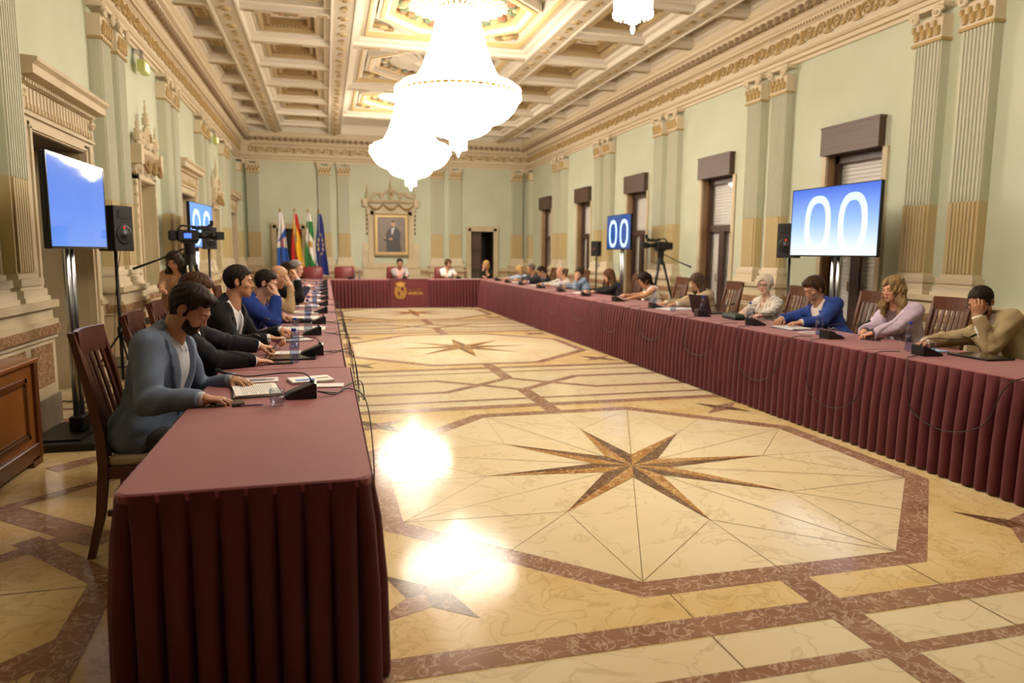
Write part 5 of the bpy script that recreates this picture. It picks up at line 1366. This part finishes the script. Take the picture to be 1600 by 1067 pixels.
person((5.20, 10.5), BX, (5.02, 10.6, 1.06), BX+.1, .4, ((4.66, 10.25, TH+.04), (4.66, 10.62, TH+.05)), 'tied', 'woman in a white sleeveless top with black tied-back hair', 'sleeveless', 'ece6e4', 'ece6e4', 'c08a66', '17100e', '241a16', q=1.3, fem=1, hpose=('rest', 'rest'))
person((5.18, 8.86), BX, (5.02, 8.9, 1.1), BX+.05, .35, ((4.62, 8.75, TH+.05), (4.64, 9.1, TH+.04)), 'long', 'woman in a beige blazer with straight brown hair beside the open laptop', 'blazer', 'b8a486', 'e8e4e0', 'c08c6a', '3c2a20', '6c5846', q=1.2, fem=1, hpose=('rest', 'flat'))
person((5.20, 7.4), BX+.2, (5.05, 7.36, 1.13), BX+.62, .05, ((4.7, 6.95, TH+.04), (4.68, 7.25, TH+.05)), 'shortf', 'woman with short silver hair and glasses in a white striped blouse', 'blouse', 'e9e4da', 'e9e4da', 'd0a48c', 'bcae9c', 'd8cdbd', q=1, fem=1, glasses=True, pattern='a89c90', hpose=('rest', 'grip'))
person((5.22, 6.3), BX+.15, (5.0, 6.42, 1.13), BX+.05, .4, ((4.66, 6.15, TH+.05), (4.68, 6.5, TH+.05)), 'mop', 'man in a royal blue suit with tousled dark hair looking down', 'suit', '2b4794', 'dccfc8', 'b07c5c', '2a1d15', '45301f', q=.95, hpose=('rest', 'rest'), lid=.8)
person((5.22, 5.3), BX+.2, (5.02, 5.36, 1.18), BX+.15, .12, ((4.68, 5.2, TH+.045), (4.7, 5.32, TH+.05)), 'longwavy', 'woman with long wavy blonde hair in a lilac blazer', 'blazer', 'cbbcd4', '5a4444', 'c88f70', '75603f', 'a08458', q=.85, fem=1, hpose=('grip', 'rest'), lid=.4)
person((5.28, 4.22), BX+.15, (4.98, 4.42, 1.13), BX+.3, .45, ((4.87, 4.34, 1.02), (4.68, 4.62, TH+.035)), 'crop', 'man in a beige suit with glasses holding his forehead in his hand', 'suit', 'ab9a74', 'e6e2de', 'a87050', '18120f', '2a201a', beard=True, beardc='2a1e18', q=.8, glasses=True, hpose=('face', 'rest'), elbow=((-.15, .35, -1), None), hdirs=(((-.02, .05, 1), (-.6, -.8, .05)), None), lid=.6)

# chairs behind the seated people ------------------------------------
chair_red = make_chair(CHWR, 'x'); chair_red['group'] = 'slat-back chairs'
spots = [(5.32, 5.28, BX, 'brown slat-back chair behind the woman in the lilac blazer'), (5.46, 4.3, BX, 'brown slat-back chair behind the man in the beige suit'),
         (5.36, 6.28, BX, 'brown slat-back chair behind the man in the royal blue suit'), (5.36, 7.5, BX, 'brown slat-back chair behind the silver-haired woman'),
         (5.32, 8.9, BX, 'brown slat-back chair behind the woman in the beige blazer'), (5.36, 10.5, BX, 'brown slat-back chair behind the woman in the white sleeveless top'),
         (5.32, 12.1, BX, 'brown slat-back chair behind the long-haired woman in black'), (5.32, 13.5, BX, 'brown slat-back chair behind the man leaning on his hand'),
         (5.32, 14.85, BX, 'brown slat-back chair behind the balding man in white'), (5.34, 16.35, BX, 'brown slat-back chair behind the man in the black jacket'),
         (5.41, 17.4, BX, 'brown slat-back chair behind the greying man near the far corner'), (5.34, 18.4, BX, 'brown slat-back chair behind the blonde woman in light blue')]
for k, (x, y, a, lab) in enumerate(spots): place(chair_red, k > 0, (x, y, 0), a, lab)
for x, y, lab in ((-.86, 4.78, 'dark slat-back chair behind the man with white cuffs'), (-.95, 5.82, 'dark slat-back chair behind the man with the pale tie'), (-.88, 7.05, 'dark slat-back chair behind the man in bright blue'),
                  (-.85, 8.25, 'dark slat-back chair behind the bald man in tan'), (-.82, 9.55, 'dark slat-back chair behind the man in black with raised hand'), (-.8, 10.8, 'dark slat-back chair behind the grey-haired man in navy')):
    place(chair_dark, True, (x, y, 0), FX, lab)
c = place(chair_red, True, (-1.95, 10.02, 0), PI-.25, 'wooden chair under the woman beside the left video camera')
# ------------------------------------------------------------------ things on the tables
def console_mic():
    """base wedge rising towards local +X; the neck bends back over -X (towards the speaker)"""
    r = empty('microphone_console', label='x', cat='microphone', group='conference microphones on the tables')
    b = MB(); b.rings([[(-.09, y, 0), (.07, y, 0), (.07, y, .072), (.06, y, .078), (-.09, y, .014)] for y in (-.065, .065)]); bs = b.build('base', mat('console_black', '17171a', .35), r)
    b = MB(); b.rings([[(-.075, y, .0235), (.035, y, .0675), (.035, y, .0685), (-.075, y, .0245)] for y in (-.05, .05)]); b.build('keypad', mat('console_grey', '34343a', .4), bs)
    b = MB(); b.tube(bez([(.045, 0, .075), (.035, 0, .1), (-.0, 0, .122), (-.1, 0, .125), (-.26, 0, .115), (-.36, 0, .135)], 5), .0035, 6); gn = b.build('gooseneck', BLACK, r, True)
    b = MB(); b.tube([(-.355, 0, .134), (-.37, 0, .139), (-.4, 0, .15), (-.41, 0, .154)], [.006, .009, .01, .005], 8); b.build('microphone_head', BLACK, gn, True)
    b = MB(); b.cyl(.045, 0, .073, .085, .011, .007, 10); b.build('socket', BLACK, bs)
    return r
CLEAR = thin_glass('bottle_plastic', 'f2f5fb', .08); WATER = thin_glass('water', 'eef3f8', .03); TUMB = thin_glass('tumbler_glass', 'f2f5f8', .03)
def bottle():
    r = empty('water_bottle', label='x', cat='bottle', group='plastic water bottles')
    prof = [(.001, .004), (.022, 0), (.03, .006), (.032, .02), (.029, .03), (.032, .04), (.029, .052), (.032, .064), (.029, .076), (.032, .088), (.031, .1), (.031, .135), (.029, .14), (.032, .148), (.03, .165), (.022, .185), (.0135, .2), (.012, .214)]
    MB().lathe(prof, n=18, cap=False).build('body', CLEAR, r, True)
    MB().cyl(0, 0, .21, .228, .0145, n=14).build('cap', mat('cap_blue', '1c3fae', .4), r)
    MB().lathe([(.001, .006), (.027, .008), (.03, .02), (.027, .03), (.03, .04), (.027, .052), (.03, .064), (.027, .076), (.03, .088), (.0295, .13), (.001, .13)], n=18, cap=False).build('water', thin_glass('bottle_water', 'e2eafb', .1), r, True)
    return r
def tumbler():
    r = empty('water_glass', label='x', cat='glass', group='drinking glasses')
    MB().lathe([(.001, .003), (.026, 0), (.033, .01), (.039, .035), (.038, .06), (.034, .08), (.0325, .08), (.0365, .06), (.0375, .035), (.031, .014), (.001, .012)], n=24, cap=False).build('bowl', TUMB, r, True)
    MB().lathe([(.001, .0125), (.0305, .0145), (.037, .036), (.0372, .042), (.001, .042)], n=24, cap=False).build('water', WATER, r, True)
    return r
CM, BT, GL = console_mic(), bottle(), tumbler()
Z = TH+.001
seats_l = [('the bearded man in grey-blue', 3.68), ('the man with white cuffs', 5.2), ('the man with the pale tie', 6.45), ('the man in bright blue', 7.45), ('the bald man in tan', 8.7), ('the man in black on the left row', 9.9), ('the grey-haired man in navy', 11.1)]
n = 0
for k, (who, y) in enumerate(seats_l):
    place(CM, n > 0, ((-.13, -.1, -.12, -.08, -.06, -.05, -.04)[k], y, Z), 0, 'black gooseneck microphone on the left table before '+who); n += 1
for k, y in enumerate((12.4, 13.6, 14.9, 16.1, 17.3)):
    place(CM, True, (-.04, y, Z), 0, 'black microphone at an empty place of the left row, %s beyond the last man' % ['first', 'second', 'third', 'fourth', 'fifth'][k])
seats_r = [('the man in beige', 4.24), ('the woman in lilac', 5.28), ('the man in royal blue', 6.45), ('the silver-haired woman', 7.5), ('the woman in the beige blazer', 8.75), ('the woman in the sleeveless top', 10.05),
           ('the long-haired woman in black', 11.4), ('the man leaning on his hand', 12.75), ('the balding man in white', 14.1), ('the man in the black jacket', 15.5), ('the greying man', 16.8), ('the blonde woman in light blue', 17.9)]
for k, (who, y) in enumerate(seats_r): place(CM, True, (4.31+.01*(k % 3), y, Z), PI+.12*((k % 3)-1), 'black gooseneck microphone on the right table before '+who)
for who, x in (('the man in the grey jacket', 2.05), ('the person in the white shirt', 3.5), ('the empty maroon chair', .62)): place(CM, True, (x, 19.15, Z), PI/2*-1, 'black microphone on the far table before '+who)
n = 0
for who, x, y in (('the man with white cuffs, nearest on the left', -.215, 4.84), ('the man with the pale tie', -.24, 5.62), ('the man in bright blue', -.2, 7.75), ('the bald man', -.2, 8.35), ('the left man in black', -.15, 9.5), ('the navy-jacketed man', -.17, 10.6), ('the first empty place on the left', -.15, 12.0), ('the second empty place on the left', -.1, 13.3),
                  ('the man in beige', 4.36, 4.45), ('the woman in lilac', 4.4, 5.54), ('the man in royal blue', 4.38, 6.62), ('the silver-haired woman', 4.45, 7.72), ('the beige-blazered woman', 4.42, 8.98), ('the sleeveless-topped woman', 4.45, 10.3), ('the long-haired woman in black', 4.46, 11.65), ('the man leaning on his hand', 4.4, 13.0), ('the balding man', 4.45, 14.3), ('the man in the black jacket', 4.4, 15.8)):
    place(BT, n > 0, (x, y, Z), n*1.3, 'plastic water bottle with blue cap near '+who); n += 1
for k, x in enumerate((.72, .85)): place(BT, True, (x, 19.0, Z), 0, ['left', 'right'][k]+' bottle of the two before the empty maroon chair')
n = 0
for who, x, y in (('the bearded man', -.24, 3.5), ('the man with the pale tie', -.17, 6.72), ('the man in bright blue', -.3, 7.25), ('the man in beige', 4.47, 4.36), ('the woman in lilac', 4.44, 5.42), ('the beige-blazered woman', 4.3, 8.2), ('the man leaning on his hand', 4.5, 13.2)):
    place(GL, n > 0, (x, y, Z), 0, 'round water tumbler beside the microphone of '+who); n += 1

def sheets(x, y, rz, w, l, label, n=3, folder=None, color='e9e7e2', lines=True, name='paper_stack', cat='papers', h=.004):
    r = empty(name, (x, y, Z), rz, label, cat, 'papers and folders on the tables'); z = 0
    if folder:
        MB().box(-w/2-.012, w/2+.012, -l/2-.012, l/2+.012, 0, .004, .001).build('cover', mat('folder_'+folder, folder, .5), r); z = .004
    for k in range(n):
        a = (k-1)*.035; b = MB(); b.M = T(0, 0, 0, a); b.box(-w/2, w/2, -l/2, l/2, z+k*h, z+(k+1)*h-.0004); b.build('sheet', mat('paper_'+color, color, .7), r)
    if lines:
        b = MB(); b.M = T(0, 0, 0, (n-2)*.035); zz = z+n*h
        for q in range(16):
            yy = l/2-.03-q*(l-.06)/16; b.box(-w/2+.02, w/2-(.02 if q % 4 else .07), yy-.0012, yy+.0012, zz-.0004, zz+.0002)
        b.build('print_lines', mat('print_grey', '8b8b92', .7), r)['kind'] = 'stuff'
    return r
sheets(-.37, 3.86, FX+.15, .3, .22, 'open papers on a dark folder under the hand of the bearded man', 3, '1e2a26')
sheets(-.38, 4.2, .1, .2, .14, 'small loose sheet beyond the hand of the bearded man', 1)
r = sheets(-.1, 4.13, .25, .23, .17, 'white booklet with blue print behind the nearest microphone', 2, None, lines=False, h=.007)
MB().box(-.09, .02, -.06, -.005, .0142, .0148).build('blue_print', mat('print_blue', '6a8ed0', .6), r); MB().box(.03, .1, -.02, .01, .0142, .0148).build('ochre_print', mat('print_ochre', 'a8915a', .6), r)
sheets(.0, 3.95, -.05, .16, .1, 'white envelope lying right of the nearest microphone', 1, None, 'dcdad8', False, h=.006)
sheets(-.28, 6.12, FX+.35, .3, .22, 'papers on a dark folder before the man with the pale tie', 2, '18181c')
sheets(-.22, 6.95, FX, .3, .4, 'wide white papers between the pale-tie man and the man in bright blue', 2)
sheets(-.27, 5.32, FX, .16, .2, 'white note sheet under the pen hand of the white-cuffed man', 1, None)
for k, (y, lab) in enumerate(((8.0, 'white papers before the elbow of the man in bright blue'), (8.75, 'white papers before the bald man'), (9.75, 'stack of white papers before the left man in black'), (10.9, 'stack of white papers before the navy-jacketed man'), (12.1, 'papers at the first empty left place'), (13.2, 'papers at the second empty left place'), (14.6, 'papers at the third empty left place'))):
    sheets(-.25, y, FX+.1*(k % 3-1), .3, .3, lab, 3, ('3a2424', None)[k % 2], lines=False)
sheets(4.5, 6.08, BX+.1, .3, .23, 'open white papers on a navy folder before the man in royal blue', 3, '24346c')
sheets(4.45, 5.72, .3, .2, .14, 'small white note left of the bottle of the woman in lilac', 1)
sheets(4.52, 5.36+.2, BX-.2, .2, .14, 'blue folder before the woman in lilac', 1, '3454a0', '3a5cb0', False, 'folder', 'folder')
sheets(4.5, 8.52, BX+.2, .3, .42, 'bluish white papers before the woman in the beige blazer', 3, None, 'dfe6f4')
sheets(4.57, 4.4, BX, .16, .1, 'light blue notebook with white sheet before the man in beige', 1, None, '8fb4d8', False, 'notebook', 'notebook', .01)
sheets(3.55, 19.15, .0, .3, .2, 'white papers on the far table before the white-shirted person', 2); sheets(3.95, 19.2, .1, .3, .2, 'white papers at the right end of the far table', 2)
for y, lab in ((12.3, 'white papers by the long-haired woman in black'), (15.2, 'papers by the balding man'), (17.0, 'papers by the greying man')): sheets(4.55, y, BX, .3, .22, lab, 2, lines=False)

def slab_thing(name, x, y, rz, w, l, h, m, label, cat, top=None, group='phones and tablets on the tables'):
    r = empty(name, (x, y, Z), rz, label, cat, group)
    MB().box(-w/2, w/2, -l/2, l/2, 0, h, .003).build('case', m, r)
    MB().box(-w/2+.004, w/2-.004, -l/2+.004, l/2-.004, h-.0005, h+.0006).build('display', top or BLACKG, r)
    return r
slab_thing('phone', -.475, 3.57, .35, .15, .075, .009, mat('phone_case', '6f6a60', .4), 'mobile phone with pale edge beside the hand of the bearded man', 'phone', mat('phone_glass', '5a5a50', .2))
slab_thing('phone', -.3, 4.82, .1, .15, .075, .009, BLACK, 'black phone beside the bottle of the white-cuffed man', 'phone')
slab_thing('tablet', -.25, 5.06, 0, .34, .24, .012, BLACK, 'closed black laptop on the left table behind the nearest bottle', 'tablet')
slab_thing('tablet', -.3, 7.62, 0, .3, .22, .03, BLACK, 'black case on the left table before the man in bright blue', 'case')
slab_thing('tablet', 4.62, 4.06, BX, .34, .25, .014, BLACK, 'closed dark laptop under the elbow of the man in beige', 'laptop')
slab_thing('phone', 4.6, 5.12, BX+.3, .15, .075, .009, BLACK, 'dark phone under the hands of the woman in lilac', 'phone')
slab_thing('phone', 4.55, 11.82, BX, .15, .075, .009, BLACK, 'phone held by the long-haired woman in black', 'phone')
slab_thing('phone', 4.5, 10.2, BX, .15, .075, .009, BLACK, 'phone before the woman in the sleeveless top', 'phone')
# open laptop between the two women
r = empty('laptop', (4.52, 7.86, Z), BX+.25, 'open black laptop seen from behind between two seated women', 'laptop')
MB().box(-.17, .17, -.24, 0, 0, .016, .003).build('keyboard_base', BLACK, r)
b = MB(); b.M = T(0, 0, .012, 0, -.32); b.box(-.17, .17, 0, .008, 0, .235, .002); ld = b.build('lid', mat('lid_dark', '2c1f22', .35), r)
b = MB(); b.M = T(0, 0, .012, 0, -.32); b.box(-.1, .1, .008, .009, .04, .048); b.build('lid_strip', STEEL, ld)
# hand bag
r = empty('handbag', (4.5, 7.12, Z), BX-.1, 'dark green handbag with a tan loop handle before the silver-haired woman', 'bag')
b = MB(); b.rings([[(-.16*s_, -.06*s_, z), (.16*s_, -.06*s_, z), (.17*s_, .06*s_, z), (-.16*s_, .06*s_, z)] for z, s_ in ((0, .95), (.03, 1.05), (.06, .9), (.07, .6))]); b.build('body', mat('bag_green', '1f2e28', .5), r, False)
b = MB(); b.tube([(.1+.08*math.cos(2*PI*j/16), -.02+.05*math.sin(2*PI*j/16), .035+.02*math.cos(2*PI*j/16)) for j in range(17)], .007, 6, cap=False); b.build('handle', mat('bag_tan', 'b09a64', .5), r, True)
def pen(x, y, z, rz, rx, label, c='2a2a3a'):
    r = empty('pen', (x, y, z), rz, label, 'pen', 'pens'); b = MB(); b.M = T(0, 0, 0, 0, 0, rx); b.tube([(-.07, 0, .005), (-.065, 0, .005), (.055, 0, .005), (.07, 0, .005)], [.003, .004, .004, .001], 7); b.build('barrel', mat('pen_'+c, c, .3), r, True)
    b = MB(); b.M = T(0, 0, 0, 0, 0, rx); b.tube([(-.072, 0, .005), (-.03, 0, .005)], .0047, 7); b.build('cap', BLACK, r)
pen(-.375, 3.5, Z, .05, 0, 'thin purple pen lying before the bearded man', '6a4a78')
pen(4.63, 5.22, Z+.05, 2.6, .5, 'dark pen in the hand of the woman in lilac'); pen(-.36, 5.25, Z+.06, .3, -.9, 'pen held by the man with white cuffs')

# cables --------------------------------------------------------------
def cable(pts, label, r=.0035):
    b = MB(); b.tube(bez(pts, 8), r, 6); o = b.build('cable', mat('cable_black', '151515', .5), None, True); tag(o, label, 'cable', 'microphone cables')
E_ = LX1+.03
cable([(-.055, 3.68, .775), (.04, 3.72, .757), (.11, 3.8, .76), (E_+.02, 3.66, .72), (E_+.04, 3.45, .5), (E_+.035, 3.3, .25), (E_+.06, 3.3, .01)], 'black cable from the nearest microphone dropping over the inner table edge')
cable([(-.055, 3.7, .77), (.03, 3.68, .757), (.1, 3.9, .762), (E_+.02, 4.15, .73), (E_+.05, 4.5, .55), (E_+.05, 5.1, .5), (E_+.02, 5.35, .7), (.08, 5.3, .757), (-.03, 5.2, .77)], 'second black cable running from the nearest microphone to the next')
for k, (y0, y1, d) in enumerate(((5.22, 6.4, .45), (6.45, 7.4, .4), (7.5, 8.7, .4), (8.75, 9.9, .35), (10.0, 11.1, .4))):
    cable([(-.03, y0, .77), (.05, y0+.02, .757), (.1, y0+.1, .762), (E_+.02, y0+.2, .72), (E_+.07, (y0+y1)/2-.1, .75-d), (E_+.06, (y0+y1)/2+.2, .78-d), (E_+.01, y1-.15, .72), (.08, y1-.05, .76), (.0, y1, .77)],
          'drooping cable by the microphone of %s' % seats_l[k+1][0])
e_ = RX0-.05
for k, (y0, y1, d) in enumerate(((4.2, 3.2, .42), (5.25, 4.35, .5), (6.35, 5.35, .46), (7.4, 6.55, .38), (8.7, 7.6, .35), (10.0, 8.9, .4), (11.3, 10.2, .35), (12.7, 11.6, .35))):
    m = (y0+y1)/2
    cable([(4.24, y0, .765), (4.12, y0-.03, .757), (4.03, y0-.08, .757), (e_, y0-.14, .7), (e_-.02, m+.28, .75-d*.8), (e_-.02, m, .75-d), (e_-.02, m-.28, .75-d*.75), (e_, y1+.12, .68), (4.04, y1+.06, .757), (4.2, y1+.02, .765)],
          'looping cable on the maroon skirt below the microphone of '+seats_r[k][0])
for k, (pts, lab) in enumerate((([(-1.95, 6.3, .012), (-1.9, 6.75, .01), (-2.05, 7.2, .01), (-2.2, 7.5, .01), (-2.6, 7.7, .01)], 'floor cable looping beside the left wall pedestal'), ([(-2.05, 8.15, 1.5), (-2.12, 8.12, 1.0), (-2.16, 8.1, .4), (-2.2, 8.0, .012), (-2.1, 7.9, .01)], 'thin cable hanging from the left loudspeaker'))): cable(pts, lab, .007 if k == 0 else .004)

# flags ---------------------------------------------------------------
def flag(x, y, design, label):
    r = empty('flag', (x, y, 0), 0, label, 'flag', 'flags beside the far left door')
    b = MB(); b.lathe([(.16, 0), (.16, .03), (.05, .06), (.03, .1)], n=16); b.build('stand', mat('brass', 'b08a3c', .3, 1), r, True)
    MB().cyl(0, 0, .1, 2.62, .014, n=8).build('pole', STEEL, r); MB().lathe([(.014, 0), (.03, .03), (.02, .07), (.004, .12)], z=2.6, n=10).build('finial', MATS['brass'], r, True)
    mats = {'w': 'e6e2dc', 'b': '2a5ab0', 'r': 'c0281c', 'y': 'e8b820', 'g': '2a7a3a', 'n': '222c78', 'o': 'c09a50', 's': 'd8c060', 'm': 'a05a6a'}; keys = list(mats)
    nu, nv = 18, 40; b = MB(); vs = []; fs = []
    for j in range(nv+1):
        v = j/nv; w = .045+.15*v**.7; 
        for i in range(nu+1):
            u = i/nu*2-1; vs.append((w*u*1.0+.02+.035*v+.01*math.sin(v*9), -.02-.035*math.sin(u*7+v*2)*(.3+v)+.02*u*u, 2.56-1.75*v-.06*abs(u)*v))
    base = 0
    for j in range(nv):
        for i in range(nu):
            u = (i+.5)/nu*2-1; v = (j+.5)/nv; k = design(u, v); b.mat(keys.index(k))
            q = j*(nu+1)+i; b.add([vs[q], vs[q+1], vs[q+nu+2], vs[q+nu+1]], [(0, 3, 2, 1)])
    b.build('cloth', [mat('flag_'+c_, c_, .7) for c_ in mats.values()], r, True)
flag(-1.24, 21.6, lambda u, v: ('w' if v < .34-.12*u else 'b' if v < .42-.05*u else ('m' if abs(u-.1) < .35 else 'w') if v < .56 else 'b' if v < .84 else 'w'), 'white and blue flag with a small crest, leftmost of the four')
flag(-.84, 21.6, lambda u, v: ('r' if v < .2+.22*u else ('o' if abs(v-.42) < .06 and abs(u+.1) < .4 else 'y') if v < .66+.55*u else 'r'), 'red and yellow Spanish flag')
flag(-.46, 21.6, lambda u, v: ('w' if v < .12 else 'g' if v < .32+.12*u else ('o' if abs(v-.5) < .04 and abs(u) < .6 else 'w') if v < .66+.28*u else 'g'), 'green and white Andalusian flag with a golden emblem')
def eu(u, v):
    for k in range(12):
        a = 2*PI*k/12; 
        if abs(u-.0-.55*math.cos(a)) < .1 and abs(v-.5-.16*math.sin(a)) < .018: return 's'
    return 'n'
flag(-.16, 21.6, eu, 'dark blue European flag with yellow stars, rightmost of the four')
# potted plant on the ledge of the left pilasters
r = empty('potted_plant', (-2.33, 12.98, 1.062), 0, 'small blue-green potted plant on the ledge beyond the left camera', 'plant')
MB().lathe([(.05, 0), (.07, .09), (.06, .09), (.02, .08)], n=14).build('pot', mat('pot_clay', '8a6a4c', .7), r, True)
b = MB(); rng = random.Random(3)
for k in range(22):
    a = rng.uniform(0, 2*PI); h = rng.uniform(.15, .36); l = rng.uniform(.05, .13); cx_, cy_ = l*math.cos(a), l*math.sin(a)*.8
    b.rings([[(cx_*t-math.sin(a)*w, cy_*t+math.cos(a)*w, .08+h*t*(1.2-.3*t)), (cx_*t+math.sin(a)*w, cy_*t-math.cos(a)*w, .08+h*t*(1.2-.3*t)), (cx_*t, cy_*t, .085+h*t*(1.2-.3*t))] for t, w in ((0, .004), (.5, .022), (.8, .02), (1, .003))])
b.build('leaves', mat('plant_leaf', '4a7a70', .5), r, True)['kind'] = 'stuff'
